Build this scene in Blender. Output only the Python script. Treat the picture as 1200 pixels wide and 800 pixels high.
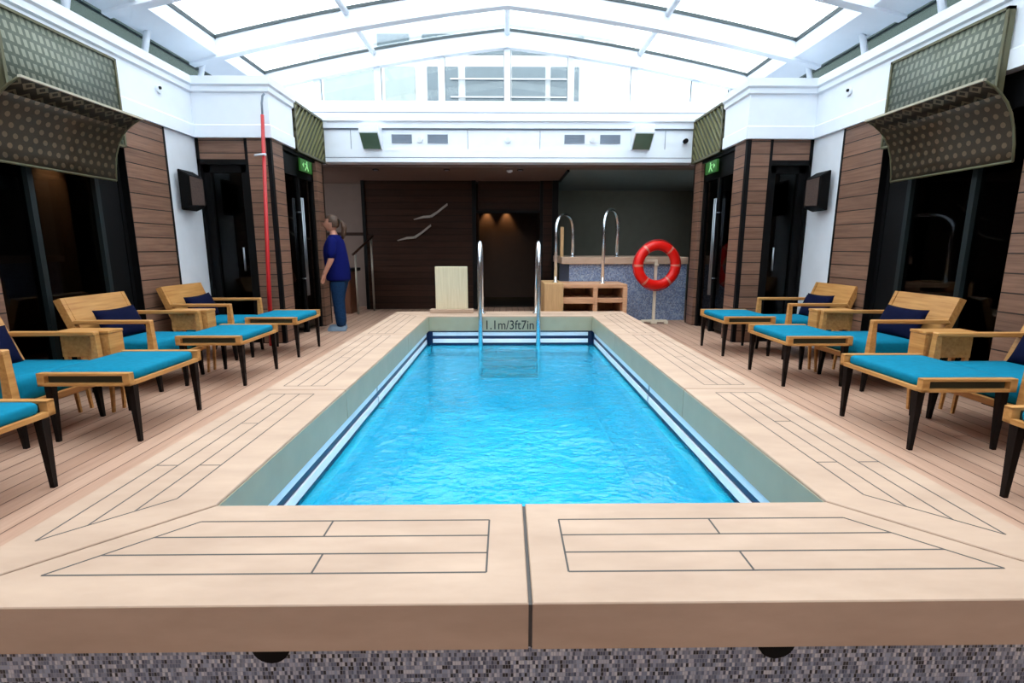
import bpy, bmesh, math, random
from mathutils import Vector, Matrix
random.seed(7)
PI = math.pi
S = bpy.context.scene
for o in list(bpy.data.objects):
    bpy.data.objects.remove(o)
COL = S.collection

# ------------------------------------------------------------------ camera, sky, exposure
cam = bpy.data.cameras.new('camera')
cam.sensor_width = 36.0
cam.lens = 594.0 / 1200.0 * 36.0
cam.clip_start = 0.05
cam_o = bpy.data.objects.new('camera', cam)
COL.objects.link(cam_o)
cam_o.location = (0, 0, 1.25)
cam_o.rotation_euler = (math.radians(90 - 10.5), 0, math.radians(-0.7))
S.camera = cam_o

W = bpy.data.worlds.new('overcast_sky')
S.world = W
W.use_nodes = True
wn = W.node_tree
wn.nodes.clear()
bg = wn.nodes.new('ShaderNodeBackground')
wo = wn.nodes.new('ShaderNodeOutputWorld')
bg.inputs['Color'].default_value = (0.92, 0.965, 1.0, 1)
bg.inputs['Strength'].default_value = 4.4
wn.links.new(bg.outputs[0], wo.inputs[0])

vs = S.view_settings
vs.view_transform = 'Standard'
vs.look = 'None'
vs.gamma = 1.0
vs.use_curve_mapping = False
vs.exposure = 0.35
S.cycles.max_bounces = 10
S.cycles.transparent_max_bounces = 24
S.cycles.sample_clamp_indirect = 6.0
S.cycles.use_denoising = True

# ------------------------------------------------------------------ material helpers
def srgb(r, g, b):
    def f(v):
        v /= 255.0
        return v / 12.92 if v <= 0.04045 else ((v + 0.055) / 1.055) ** 2.4
    return (f(r), f(g), f(b), 1.0)

class NT:
    def __init__(self, name):
        self.m = bpy.data.materials.new(name)
        self.m.use_nodes = True
        self.t = self.m.node_tree
        self.b = self.t.nodes['Principled BSDF']
        self.out = self.t.nodes['Material Output']
    def n(self, typ, **kw):
        nd = self.t.nodes.new(typ)
        for k, v in kw.items():
            setattr(nd, k, v)
        return nd
    def l(self, a, b):
        self.t.links.new(a, b)
    def setin(self, sock, v):
        if hasattr(v, 'links') or isinstance(v, bpy.types.NodeSocket):
            self.l(v, sock)
        else:
            sock.default_value = v
    def math(self, op, a, b=0.0, c=None):
        nd = self.n('ShaderNodeMath', operation=op)
        self.setin(nd.inputs[0], a)
        self.setin(nd.inputs[1], b)
        if c is not None:
            self.setin(nd.inputs[2], c)
        return nd.outputs[0]
    def mix(self, fac, a, b, blend='MIX'):
        nd = self.n('ShaderNodeMix', data_type='RGBA', blend_type=blend)
        self.setin(nd.inputs[0], fac)
        self.setin(nd.inputs[6], a)
        self.setin(nd.inputs[7], b)
        return nd.outputs[2]
    def pos(self, world=True):
        if world:
            return self.n('ShaderNodeNewGeometry').outputs['Position']
        return self.n('ShaderNodeTexCoord').outputs['Object']
    def sep(self, v):
        nd = self.n('ShaderNodeSeparateXYZ')
        self.l(v, nd.inputs[0])
        return nd.outputs
    def comb(self, x, y, z):
        nd = self.n('ShaderNodeCombineXYZ')
        for i, v in enumerate((x, y, z)):
            self.setin(nd.inputs[i], v)
        return nd.outputs[0]
    def noise(self, vec, scale=5.0, detail=3.0, rough=0.5):
        nd = self.n('ShaderNodeTexNoise')
        self.l(vec, nd.inputs['Vector'])
        nd.inputs['Scale'].default_value = scale
        nd.inputs['Detail'].default_value = detail
        nd.inputs['Roughness'].default_value = rough
        return nd.outputs['Fac']
    def white(self, vec, dims='3D'):
        nd = self.n('ShaderNodeTexWhiteNoise', noise_dimensions=dims)
        self.l(vec, nd.inputs['W' if dims == '1D' else 'Vector'])
        return nd.outputs['Value']
    def scalevec(self, vec, s):
        nd = self.n('ShaderNodeVectorMath', operation='MULTIPLY')
        self.l(vec, nd.inputs[0])
        nd.inputs[1].default_value = s
        return nd.outputs[0]
    def ramp(self, fac, c0, c1, p0=0.0, p1=1.0):
        nd = self.n('ShaderNodeValToRGB')
        self.l(fac, nd.inputs[0])
        e = nd.color_ramp.elements
        e[0].position, e[1].position = p0, p1
        e[0].color, e[1].color = c0, c1
        return nd.outputs[0]
    def bump(self, h, strength=0.3, dist=0.01):
        nd = self.n('ShaderNodeBump')
        nd.inputs['Strength'].default_value = strength
        nd.inputs['Distance'].default_value = dist
        self.l(h, nd.inputs['Height'])
        self.l(nd.outputs[0], self.b.inputs['Normal'])

def plain(name, col, rough=0.5, metal=0.0, var=0.06, scale=6.0, world=True, spec=0.5):
    """one colour with a little procedural unevenness"""
    k = NT(name)
    nz = k.noise(k.pos(world), scale, 4.0)
    lo = tuple(c * (1 - var) for c in col[:3]) + (1,)
    hi = tuple(min(1, c * (1 + var)) for c in col[:3]) + (1,)
    k.l(k.ramp(nz, lo, hi, 0.3, 0.7), k.b.inputs['Base Color'])
    k.b.inputs['Roughness'].default_value = rough
    k.b.inputs['Metallic'].default_value = metal
    k.b.inputs['Specular IOR Level'].default_value = spec
    return k.m

def wood(name, c0, c1, axis=0, rough=0.45, world=False, stretch=18.0, scale=3.0, spec=0.4):
    k = NT(name)
    s = [stretch, stretch, stretch]
    s[axis] = 1.0
    v = k.scalevec(k.pos(world), s)
    nz = k.noise(v, scale, 5.0, 0.6)
    k.l(k.ramp(nz, c0, c1, 0.3, 0.7), k.b.inputs['Base Color'])
    k.b.inputs['Roughness'].default_value = rough
    k.b.inputs['Specular IOR Level'].default_value = spec
    return k.m

def deck_mat():
    k = NT('teak_deck')
    p = k.sep(k.pos())
    u = k.math('DIVIDE', p[0], 0.125)
    cell = k.math('FLOOR', u)
    fr = k.math('FRACT', u)
    seam = k.math('LESS_THAN', fr, 0.07)
    # staggered butt joints
    off = k.white(cell, '1D')
    v = k.math('ADD', k.math('DIVIDE', p[1], 5.5), off)
    fv = k.math('FRACT', v)
    butt = k.math('LESS_THAN', fv, 0.001)
    sm = k.math('MAXIMUM', seam, butt)
    plank = k.white(k.comb(cell, k.math('FLOOR', v), 0.0))
    grain = k.noise(k.comb(k.math('MULTIPLY', p[0], 40.0), k.math('MULTIPLY', p[1], 2.0), 0.0), 1.0, 5.0, 0.6)
    c = k.ramp(plank, srgb(162, 126, 107), srgb(184, 150, 130))
    c = k.mix(0.25, c, k.ramp(grain, srgb(136, 102, 84), srgb(200, 166, 142), 0.3, 0.7))
    c = k.mix(sm, c, srgb(92, 64, 52))
    k.l(c, k.b.inputs['Base Color'])
    k.b.inputs['Roughness'].default_value = 0.5
    k.b.inputs['Specular IOR Level'].default_value = 0.35
    k.bump(k.math('SUBTRACT', 1.0, sm), 0.4, 0.003)
    return k.m

def board_mat(name, c0, c1, seamc, h=0.15, rough=0.5, spec=0.4):
    """horizontal timber boards"""
    k = NT(name)
    p = k.sep(k.pos())
    u = k.math('DIVIDE', p[2], h)
    cell = k.math('FLOOR', u)
    seam = k.math('LESS_THAN', k.math('FRACT', u), 0.07)
    r = k.white(cell, '1D')
    xy = k.math('ADD', p[0], p[1])
    grain = k.noise(k.comb(k.math('MULTIPLY', xy, 2.0), k.math('MULTIPLY', p[2], 45.0), r), 1.0, 5.0, 0.65)
    c = k.ramp(grain, c0, c1, 0.28, 0.72)
    hs = k.n('ShaderNodeHueSaturation')
    k.l(c, hs.inputs['Color'])
    k.l(k.math('ADD', k.math('MULTIPLY', r, 0.3), 0.85), hs.inputs['Value'])
    c = k.mix(seam, hs.outputs[0], seamc)
    k.l(c, k.b.inputs['Base Color'])
    k.b.inputs['Roughness'].default_value = rough
    k.b.inputs['Specular IOR Level'].default_value = spec
    k.bump(k.math('SUBTRACT', 1.0, seam), 0.5, 0.006)
    return k.m

def mosaic_mat(name, pal, cw, ch, grout, rough=0.3):
    k = NT(name)
    p = k.sep(k.pos())
    xy = k.math('ADD', p[0], p[1])
    v = k.math('DIVIDE', p[2], ch)
    row = k.math('FLOOR', v)
    u = k.math('ADD', k.math('DIVIDE', xy, cw), k.math('MULTIPLY', k.white(row, '1D'), 1.0))
    r = k.white(k.comb(k.math('FLOOR', u), row, 0.0))
    nd = k.n('ShaderNodeValToRGB')
    nd.color_ramp.interpolation = 'CONSTANT'
    e = nd.color_ramp.elements
    e[0].position, e[0].color = 0, pal[0]
    e[1].position, e[1].color = 1.0 / len(pal), pal[1]
    for i, c in enumerate(pal[2:]):
        q = e.new((i + 2.0) / len(pal))
        q.color = c
    k.l(r, nd.inputs[0])
    g = k.math('MAXIMUM', k.math('LESS_THAN', k.math('FRACT', u), 0.12), k.math('LESS_THAN', k.math('FRACT', v), 0.10))
    k.l(k.mix(g, nd.outputs[0], grout), k.b.inputs['Base Color'])
    k.b.inputs['Roughness'].default_value = rough
    return k.m

def pane_mat(name, tint, gloss=1.0, ior=1.45):
    k = NT(name)
    k.t.nodes.remove(k.b)
    tr = k.n('ShaderNodeBsdfTransparent')
    tr.inputs[0].default_value = tint
    gl = k.n('ShaderNodeBsdfGlossy')
    gl.inputs['Roughness'].default_value = 0.02
    nz = k.noise(k.pos(), 0.7, 1.0)
    k.l(k.ramp(nz, (0.93, 0.96, 0.95, 1), (1, 1, 1, 1)), gl.inputs['Color'])
    fr = k.n('ShaderNodeFresnel')
    fr.inputs['IOR'].default_value = ior
    mx = k.n('ShaderNodeMixShader')
    k.l(k.math('MULTIPLY', fr.outputs[0], gloss), mx.inputs[0])
    k.l(tr.outputs[0], mx.inputs[1])
    k.l(gl.outputs[0], mx.inputs[2])
    k.l(mx.outputs[0], k.out.inputs[0])
    return k.m

def water_mat():
    k = NT('pool_water')
    k.t.nodes.remove(k.b)
    tr = k.n('ShaderNodeBsdfTransparent')
    p = k.pos()
    big = k.noise(p, 2.2, 3.0, 0.6)
    k.l(k.ramp(big, (0.10, 0.80, 0.92, 1), (0.21, 0.90, 0.97, 1), 0.3, 0.75), tr.inputs[0])
    gl = k.n('ShaderNodeBsdfGlossy')
    gl.inputs['Roughness'].default_value = 0.03
    gl.inputs['Color'].default_value = (1, 1, 1, 1)
    fr = k.n('ShaderNodeFresnel')
    fr.inputs['IOR'].default_value = 1.33
    h = k.math('ADD', k.noise(p, 7.0, 3.0, 0.55), k.math('MULTIPLY', k.noise(p, 22.0, 2.0), 0.35))
    bp = k.n('ShaderNodeBump')
    bp.inputs['Strength'].default_value = 0.6
    bp.inputs['Distance'].default_value = 0.03
    k.l(h, bp.inputs['Height'])
    k.l(bp.outputs[0], gl.inputs['Normal'])
    k.l(bp.outputs[0], fr.inputs['Normal'])
    mx = k.n('ShaderNodeMixShader')
    df = k.n('ShaderNodeBsdfDiffuse')
    fine = k.noise(k.scalevec(p, (1.0, 1.6, 1.0)), 9.0, 4.0, 0.65)
    k.l(k.ramp(fine, (0.0, 0.28, 0.50, 1), (0.05, 0.46, 0.64, 1), 0.3, 0.75), df.inputs[0])
    k.l(bp.outputs[0], df.inputs['Normal'])
    bd = k.n('ShaderNodeMixShader')
    bd.inputs[0].default_value = 0.38
    k.l(tr.outputs[0], bd.inputs[1])
    k.l(df.outputs[0], bd.inputs[2])
    k.l(fr.outputs[0], mx.inputs[0])
    k.l(bd.outputs[0], mx.inputs[1])
    k.l(gl.outputs[0], mx.inputs[2])
    k.l(mx.outputs[0], k.out.inputs[0])
    return k.m

def patterned_mat(name, metal, mark, du, dv, ru, rv, square=False):
    """sheet metal with staggered rows of pale marks, laid out in UV (metres)"""
    k = NT(name)
    uv = k.sep(k.n('ShaderNodeTexCoord').outputs['UV'])
    v = k.math('DIVIDE', uv[1], dv)
    row = k.math('FLOOR', v)
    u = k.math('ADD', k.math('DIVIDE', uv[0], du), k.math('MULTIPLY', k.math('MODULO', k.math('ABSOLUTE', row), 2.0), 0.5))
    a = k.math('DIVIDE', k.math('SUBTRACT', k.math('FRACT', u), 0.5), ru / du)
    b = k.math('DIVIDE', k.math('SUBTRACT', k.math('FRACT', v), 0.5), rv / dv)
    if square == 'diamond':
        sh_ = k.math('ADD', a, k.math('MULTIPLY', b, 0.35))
        mark_mask = k.math('LESS_THAN', k.math('MAXIMUM', k.math('ABSOLUTE', sh_), k.math('ABSOLUTE', b)), 0.8)
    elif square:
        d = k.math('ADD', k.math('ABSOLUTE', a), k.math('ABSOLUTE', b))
        mark_mask = k.math('MULTIPLY', k.math('LESS_THAN', d, 1.0), k.math('GREATER_THAN', d, 0.5))
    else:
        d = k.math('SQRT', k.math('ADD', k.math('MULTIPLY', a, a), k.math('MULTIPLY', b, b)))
        mark_mask = k.math('LESS_THAN', d, 1.0)
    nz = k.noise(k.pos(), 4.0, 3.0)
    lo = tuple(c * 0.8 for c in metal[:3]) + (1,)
    k.l(k.mix(mark_mask, k.ramp(nz, lo, metal, 0.3, 0.7), mark), k.b.inputs['Base Color'])  # pale mark colour stands in for light through the perforations
    k.b.inputs['Roughness'].default_value = 0.5
    k.b.inputs['Metallic'].default_value = 0.2
    k.bump(mark_mask, 0.5, 0.004)
    return k.m

def glow_mat(name, col, strength):
    k = NT(name)
    k.b.inputs['Base Color'].default_value = col
    k.b.inputs['Emission Color'].default_value = col
    k.b.inputs['Emission Strength'].default_value = strength
    return k.m

M = {}
M['deck'] = deck_mat()
M['coping'] = wood('maple_coping', srgb(166, 139, 120), srgb(184, 157, 137), axis=0, rough=0.5, world=True, stretch=3.0, scale=2.0, spec=0.3)
M['seam'] = plain('dark_caulk', srgb(70, 66, 64), 0.7)
M['fascia'] = plain('grey_green_fascia', srgb(158, 152, 128), 0.35)
M['gutter'] = plain('white_gutter', srgb(232, 240, 250), 0.3)
M['navy'] = plain('navy_tile', srgb(4, 30, 74), 0.3)
M['tile'] = mosaic_mat('grey_mosaic', [srgb(134, 142, 164), srgb(78, 84, 104), srgb(180, 184, 198), srgb(104, 114, 138), srgb(28, 28, 36), srgb(154, 164, 188), srgb(206, 208, 214), srgb(120, 128, 146)], 0.0075, 0.013, srgb(156, 160, 170))
M['bluetile'] = mosaic_mat('blue_mosaic', [srgb(112, 128, 160), srgb(92, 108, 146), srgb(140, 152, 178), srgb(120, 140, 176), srgb(100, 112, 138), srgb(156, 166, 186)], 0.02, 0.02, srgb(140, 148, 164))
M['basin'] = plain('pale_blue_basin', srgb(170, 222, 242), 0.4, var=0.05, scale=3.0)
M['water'] = water_mat()
M['white'] = plain('white_paint', srgb(230, 237, 247), 0.4, var=0.015)
M['panel'] = plain('white_wall_panel', srgb(218, 222, 230), 0.6, var=0.03)
M['line'] = plain('grey_joint', srgb(128, 136, 152), 0.6)
M['roofdark'] = plain('dark_gasket', srgb(58, 70, 74), 0.5)
M['clear'] = pane_mat('clear_glass', (0.95, 0.975, 0.975, 1), 0.45)
M['dark'] = pane_mat('smoked_glass', (0.16, 0.17, 0.19, 1), 0.45)
M['clerestory'] = pane_mat('grey_green_clerestory', (0.21, 0.245, 0.235, 1), 0.5)
M['mull'] = plain('dark_mullion', srgb(22, 30, 32), 0.5, spec=0.3)
M['black'] = plain('black_frame', srgb(7, 7, 9), 0.6, spec=0.15)
M['wallwood'] = board_mat('walnut_boards', srgb(98, 70, 56), srgb(138, 104, 86), srgb(30, 20, 16), 0.15)
M['backwood'] = board_mat('dark_walnut_boards', srgb(38, 22, 15), srgb(54, 33, 24), srgb(18, 11, 8), 0.125, 0.6, 0.12)
M['room'] = plain('dark_interior', srgb(18, 17, 19), 0.7)
M['roombrown'] = plain('brown_interior', srgb(70, 46, 30), 0.6)
M['soffit'] = plain('taupe_soffit', srgb(108, 86, 78), 0.6)
M['beige'] = plain('taupe_panel', srgb(92, 73, 64), 0.6)
M['greenwall'] = plain('grey_green_wall', srgb(84, 88, 76), 0.5)
M['jacceil'] = plain('blue_grey_ceiling', srgb(112, 126, 126), 0.6)
M['metal'] = plain('brushed_steel', srgb(214, 220, 226), 0.18, metal=1.0, var=0.03, scale=12)
M['dull'] = plain('dull_steel', srgb(150, 156, 164), 0.4, metal=1.0)
M['tread'] = plain('dark_tread', srgb(48, 62, 72), 0.5)
M['silver'] = plain('satin_silver', srgb(140, 132, 122), 0.45, metal=0.4)
M['teak'] = wood('oiled_teak', srgb(166, 112, 58), srgb(200, 148, 88), axis=1, rough=0.42, stretch=14, scale=2.5)
M['teakx'] = wood('oiled_teak_long', srgb(166, 112, 58), srgb(200, 148, 88), axis=0, rough=0.42, stretch=14, scale=2.5)
M['darkleg'] = wood('espresso_leg', srgb(14, 9, 8), srgb(24, 16, 14), axis=2, rough=0.5, spec=0.15)
M['slot'] = plain('dark_olive_slot', srgb(58, 58, 40), 0.7)  # dark olive backing in the end slots of the ottomans
M['blue'] = plain('turquoise_fabric', srgb(0, 112, 142), 0.85, var=0.08, scale=30, world=False, spec=0.15)
M['navyfab'] = plain('navy_fabric', srgb(8, 13, 42), 0.9, var=0.12, scale=30, world=False, spec=0.1)
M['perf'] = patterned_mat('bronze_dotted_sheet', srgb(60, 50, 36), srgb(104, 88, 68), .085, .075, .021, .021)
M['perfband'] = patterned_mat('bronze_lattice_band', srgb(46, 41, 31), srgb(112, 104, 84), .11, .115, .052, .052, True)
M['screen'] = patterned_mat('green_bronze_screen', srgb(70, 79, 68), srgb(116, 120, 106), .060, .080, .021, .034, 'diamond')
M['lip'] = plain('pale_lip', srgb(176, 170, 150), 0.5)
M['frame'] = plain('green_bronze_frame', srgb(92, 90, 66), 0.5, metal=0.2)
M['slat'] = plain('olive_bronze_slat', srgb(120, 118, 78), 0.5, metal=0.2)
M['slatback'] = plain('dark_olive_backing', srgb(62, 66, 48), 0.6)
M['red'] = plain('red_paint', srgb(176, 14, 22), 0.4)
M['ring'] = plain('orange_red_shell', srgb(220, 14, 4), 0.38)
M['tape'] = plain('reflective_tape', srgb(214, 120, 104), 0.4)
M['cream'] = wood('pale_limed_wood', srgb(196, 180, 150), srgb(212, 198, 168), axis=2, rough=0.55)
M['stand'] = plain('cream_metal', srgb(214, 200, 180), 0.4)
M['stepwood'] = wood('step_teak', srgb(176, 128, 96), srgb(204, 158, 122), axis=0, rough=0.5)
M['stepside'] = wood('step_side', srgb(170, 132, 92), srgb(196, 158, 112), axis=2, rough=0.5)
M['hollow'] = plain('dark_hollow', srgb(24, 16, 14), 0.8)
M['grille'] = plain('brown_grille', srgb(66, 50, 44), 0.8, scale=90, var=0.3)
M['lens'] = plain('green_glass_lens', srgb(92, 122, 104), 0.15)
M['vent'] = plain('grey_vent', srgb(124, 136, 152), 0.5)
M['exit'] = glow_mat('exit_green', srgb(34, 88, 24), 0.25)
M['exitwhite'] = glow_mat('exit_white', srgb(150, 210, 140), 0.3)
M['text'] = plain('black_lettering', srgb(26, 26, 26), 0.6)
M['skin'] = plain('skin', srgb(190, 134, 112), 0.55, world=False)
M['tee'] = plain('royal_blue_cotton', srgb(9, 16, 78), 0.9, scale=20, world=False, spec=0.1)
M['jeans'] = plain('denim', srgb(20, 44, 74), 0.9, scale=40, var=0.2, world=False, spec=0.1)
M['hair'] = plain('light_brown_hair', srgb(66, 42, 26), 0.6, scale=60, var=0.35, world=False)
M['shoe'] = plain('pale_blue_shoe', srgb(120, 140, 160), 0.7, world=False)
M['extwhite'] = plain('ship_white', srgb(160, 164, 168), 0.5, var=0.02)
M['extpale'] = plain('pale_ship_window', srgb(116, 128, 126), 0.1)
M['extglass'] = plain('ship_window', srgb(68, 82, 90), 0.1, var=0.06)
M['trunk'] = plain('brown_cabinet', srgb(92, 52, 30), 0.5)

# ------------------------------------------------------------------ geometry helpers
def add_box(bm, lo, hi, bev=0.0, mat=None):
    x0, y0, z0 = lo
    x1, y1, z1 = hi
    m = Matrix.Translation(((x0 + x1) / 2, (y0 + y1) / 2, (z0 + z1) / 2)) @ Matrix.Diagonal((abs(x1 - x0), abs(y1 - y0), abs(z1 - z0), 1))
    if mat is not None:
        m = mat @ m
    r = bmesh.ops.create_cube(bm, size=1.0, matrix=m)
    if bev > 0:
        es = list({e for v in r['verts'] for e in v.link_edges})
        bmesh.ops.bevel(bm, geom=es, offset=bev, segments=2, affect='EDGES', profile=0.6)

def add_hex(bm, bot, top):
    """box from four bottom points and four top points (same winding)"""
    vb = [bm.verts.new(p) for p in bot]
    vt = [bm.verts.new(p) for p in top]
    n = len(vb)
    bm.faces.new(vb[::-1])
    bm.faces.new(vt)
    for i in range(n):
        j = (i + 1) % n
        bm.faces.new((vb[i], vb[j], vt[j], vt[i]))

def add_prism(bm, poly, axis, a, b):
    """extrude a polygon given in the two other axes along axis from a to b"""
    def p(u, v, w):
        return {0: (w, u, v), 1: (u, w, v), 2: (u, v, w)}[axis]
    add_hex(bm, [p(u, v, a) for u, v in poly], [p(u, v, b) for u, v in poly])

def add_tube(bm, pts, r, seg=12, r2=None):
    pts = [Vector(p) for p in pts]
    n = len(pts)
    rings = []
    prev = None
    for i, p in enumerate(pts):
        if i == 0:
            t = pts[1] - pts[0]
        elif i == n - 1:
            t = pts[-1] - pts[-2]
        else:
            t = (pts[i + 1] - p).normalized() + (p - pts[i - 1]).normalized()
        t.normalize()
        if prev is None:
            a = Vector((0, 0, 1)) if abs(t.z) < 0.9 else Vector((1, 0, 0))
            u = t.cross(a).normalized()
        else:
            u = (prev - t * prev.dot(t)).normalized()
        prev = u
        w = t.cross(u)
        rr = r if r2 is None else r + (r2 - r) * i / (n - 1)
        rings.append([bm.verts.new(p + (u * math.cos(2 * PI * k / seg) + w * math.sin(2 * PI * k / seg)) * rr) for k in range(seg)])
    for i in range(n - 1):
        for k in range(seg):
            j = (k + 1) % seg
            f = bm.faces.new((rings[i][k], rings[i][j], rings[i + 1][j], rings[i + 1][k]))
            f.smooth = True
    bm.faces.new(rings[0][::-1])
    bm.faces.new(rings[-1])

def add_disc(bm, c, r, axis, thick, seg=24):
    c = Vector(c)
    d = [Vector((1, 0, 0)), Vector((0, 1, 0)), Vector((0, 0, 1))][axis]
    add_tube(bm, [c - d * thick / 2, c + d * thick / 2], r, seg)

def obj(name, bm, mat, parent=None, smooth=False):
    bmesh.ops.recalc_face_normals(bm, faces=bm.faces)
    me = bpy.data.meshes.new(name)
    bm.to_mesh(me)
    bm.free()
    o = bpy.data.objects.new(name, me)
    COL.objects.link(o)
    for m in (mat if isinstance(mat, (list, tuple)) else [mat]):
        me.materials.append(m)
    if smooth:
        for f in me.polygons:
            f.use_smooth = True
    if parent:
        o.parent = parent
    return o

def box_obj(name, lo, hi, mat, parent=None, bev=0.0):
    bm = bmesh.new()
    add_box(bm, lo, hi, bev)
    return obj(name, bm, mat, parent)

def boxes_obj(name, bl, mat, parent=None, bev=0.0):
    bm = bmesh.new()
    for lo, hi in bl:
        add_box(bm, lo, hi, bev)
    return obj(name, bm, mat, parent)

def tag(o, label, cat, group=None, kind=None):
    o['label'] = label
    o['category'] = cat
    if group:
        o['group'] = group
    if kind:
        o['kind'] = kind
    return o

def struct(o):
    o['kind'] = 'structure'
    return o

def empty(name, loc=(0, 0, 0), rz=0.0):
    o = bpy.data.objects.new(name, None)
    o.empty_display_size = 0.1
    o.location = loc
    o.rotation_euler = (0, 0, rz)
    COL.objects.link(o)
    return o

def copy_tree(o, loc, rz):
    kids = {}
    for c in bpy.data.objects:
        if c.parent:
            kids.setdefault(c.parent.name, []).append(c)
    def cp(src, par):
        c = src.copy()
        COL.objects.link(c)
        if par:
            c.parent = par
        for k in kids.get(src.name, []):
            cp(k, c)
        return c
    r = cp(o, None)
    r.location = loc
    r.rotation_euler = (0, 0, rz)
    return r

def bez(p0, p1, p2, n=10):
    p0, p1, p2 = Vector(p0), Vector(p1), Vector(p2)
    return [p0 * (1 - t) ** 2 + p1 * 2 * t * (1 - t) + p2 * t * t for t in [i / n for i in range(n + 1)]]

def cushion_mesh(bm, lx, ly, h, z0, crown=0.02, n=12, cx=0.0, cy=0.0):
    """soft box cushion: rounded sides, crowned top"""
    rings = []
    prof = [(0.0, 0.93), (0.12, 0.985), (0.35, 1.0), (0.65, 1.0), (0.88, 0.985), (1.0, 0.94)]
    def outline(s):
        pts = []
        r = 0.045
        ax, ay = lx / 2 * 1.0 - (1 - s) * 0.2, ly / 2 - (1 - s) * 0.2
        for qx, qy, a0 in ((1, 1, 0), (-1, 1, PI / 2), (-1, -1, PI), (1, -1, 3 * PI / 2)):
            for k in range(5):
                a = a0 + k * PI / 8
                pts.append((cx + qx * (ax - r) + r * math.cos(a), cy + qy * (ay - r) + r * math.sin(a)))
        return pts
    for t, s in prof:
        rings.append([bm.verts.new((x, y, z0 + t * h)) for x, y in outline(s)])
    for s, dz in ((0.72, crown * 0.6), (0.35, crown * 0.95)):
        base = outline(0.94)
        rings.append([bm.verts.new((cx + (x - cx) * s, cy + (y - cy) * s, z0 + h + dz)) for x, y in base])
    m = len(rings[0])
    for i in range(len(rings) - 1):
        for k in range(m):
            j = (k + 1) % m
            bm.faces.new((rings[i][k], rings[i][j], rings[i + 1][j], rings[i + 1][k])).smooth = True
    bm.faces.new(rings[0][::-1])
    bm.faces.new(rings[-1]).smooth = True

def sweep(path, prof):
    """mitred moulding: path of (x, y), profile of (offset to the left of travel, z), closed"""
    bm = bmesh.new()
    n = len(path)
    rings = []
    for i in range(n):
        p = Vector(path[i])
        d0 = (p - Vector(path[i - 1])).normalized() if i > 0 else None
        d1 = (Vector(path[i + 1]) - p).normalized() if i < n - 1 else None
        d0 = d0 or d1
        d1 = d1 or d0
        n0, n1 = Vector((-d0.y, d0.x)), Vector((-d1.y, d1.x))
        m = (n0 + n1).normalized()
        m = m / max(0.2, m.dot(n0))
        rings.append([bm.verts.new((p.x + m.x * o, p.y + m.y * o, z)) for o, z in prof])
    k = len(prof)
    for i in range(n - 1):
        for a in range(k):
            b = (a + 1) % k
            bm.faces.new((rings[i][a], rings[i][b], rings[i + 1][b], rings[i + 1][a]))
    bm.faces.new(rings[0])
    bm.faces.new(rings[-1][::-1])
    return bm

# ------------------------------------------------------------------ layout numbers (metres)
XL, XR = -3.84, 3.87            # long walls
BL, BR = -2.91, 3.03            # bay walls
YB, YE = 6.65, 8.5              # bay front, beam
YN = -3.0                       # behind the camera
ZB, ZT = 2.58, 3.27             # white band
YW = 10.45                      # back wall
PX0, PX1, PY0, PY1 = -1.0, 1.12, 1.62, 6.48     # pool opening
CW, CT = 0.5, 0.38              # coping width, top
MX = 0.03                       # hall axis

# ------------------------------------------------------------------ floor and pool shell
KO = (PX0 - CW + 0.08, PX1 + CW - 0.08, PY0 - CW + 0.08, PY1 + CW - 0.08)    # tiled kerb, outer
KI = (PX0 - 0.03, PX1 + 0.03, PY0 - 0.03, PY1 + 0.03)                       # kerb, inner
struct(boxes_obj('floor', [((-6, YN - .2, -.12), (KO[0], 14, 0)), ((KO[1], YN - .2, -.12), (6, 14, 0)),
                           ((KO[0], YN - .2, -.12), (KO[1], KO[2], 0)), ((KO[0], KO[3], -.12), (KO[1], 14, 0))], M['deck']))
def ring_boxes(o, i, z0, z1):
    return [((o[0], o[2], z0), (i[0], o[3], z1)), ((i[1], o[2], z0), (o[1], o[3], z1)),
            ((i[0], o[2], z0), (i[1], i[2], z1)), ((i[0], i[3], z0), (i[1], o[3], z1))]
struct(boxes_obj('pool_kerb', ring_boxes(KO, KI, -0.15, CT - 0.131), M['tile']))
basin = struct(boxes_obj('pool_basin', ring_boxes((KI[0] - .2, KI[1] + .2, KI[2] - .2, KI[3] + .2), KI, -0.85, -0.02) +
                         [((KI[0] - .2, KI[2] - .2, -0.95), (KI[1] + .2, KI[3] + .2, -0.85))], M['basin']))
boxes_obj('gutter_recess', ring_boxes((KI[0] - .01, KI[1] + .01, KI[2] - .01, KI[3] + .01), (KI[0] + .003, KI[1] - .003, KI[2] + .003, KI[3] - .003), -0.02, 0.24), M['navy'], basin)
YM = 3.9
for z0, z1, t in ((0.122, 0.17, 0.006), (0.03, 0.082, 0.012), (-0.085, -0.012, 0.06)):
    for a, b in ((PY0, YM - .015), (YM + .015, PY1 - .05)):
        box_obj('gutter_rail', (KI[0] + .003, a, z0), (KI[0] + .003 + t, b, z1), M['gutter'], basin, .004)
        box_obj('gutter_rail', (KI[1] - .003 - t, a, z0), (KI[1] - .003, b, z1), M['gutter'], basin, .004)
    box_obj('gutter_rail', (PX0 + .05, KI[3] - .003 - t, z0), (PX1 - .05, KI[3] - .003, z1), M['gutter'], basin, .004)
    box_obj('gutter_rail', (PX0 + .05, KI[2] + .003, z0), (PX1 - .05, KI[2] + .003 + t, z1), M['gutter'], basin, .004)

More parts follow.
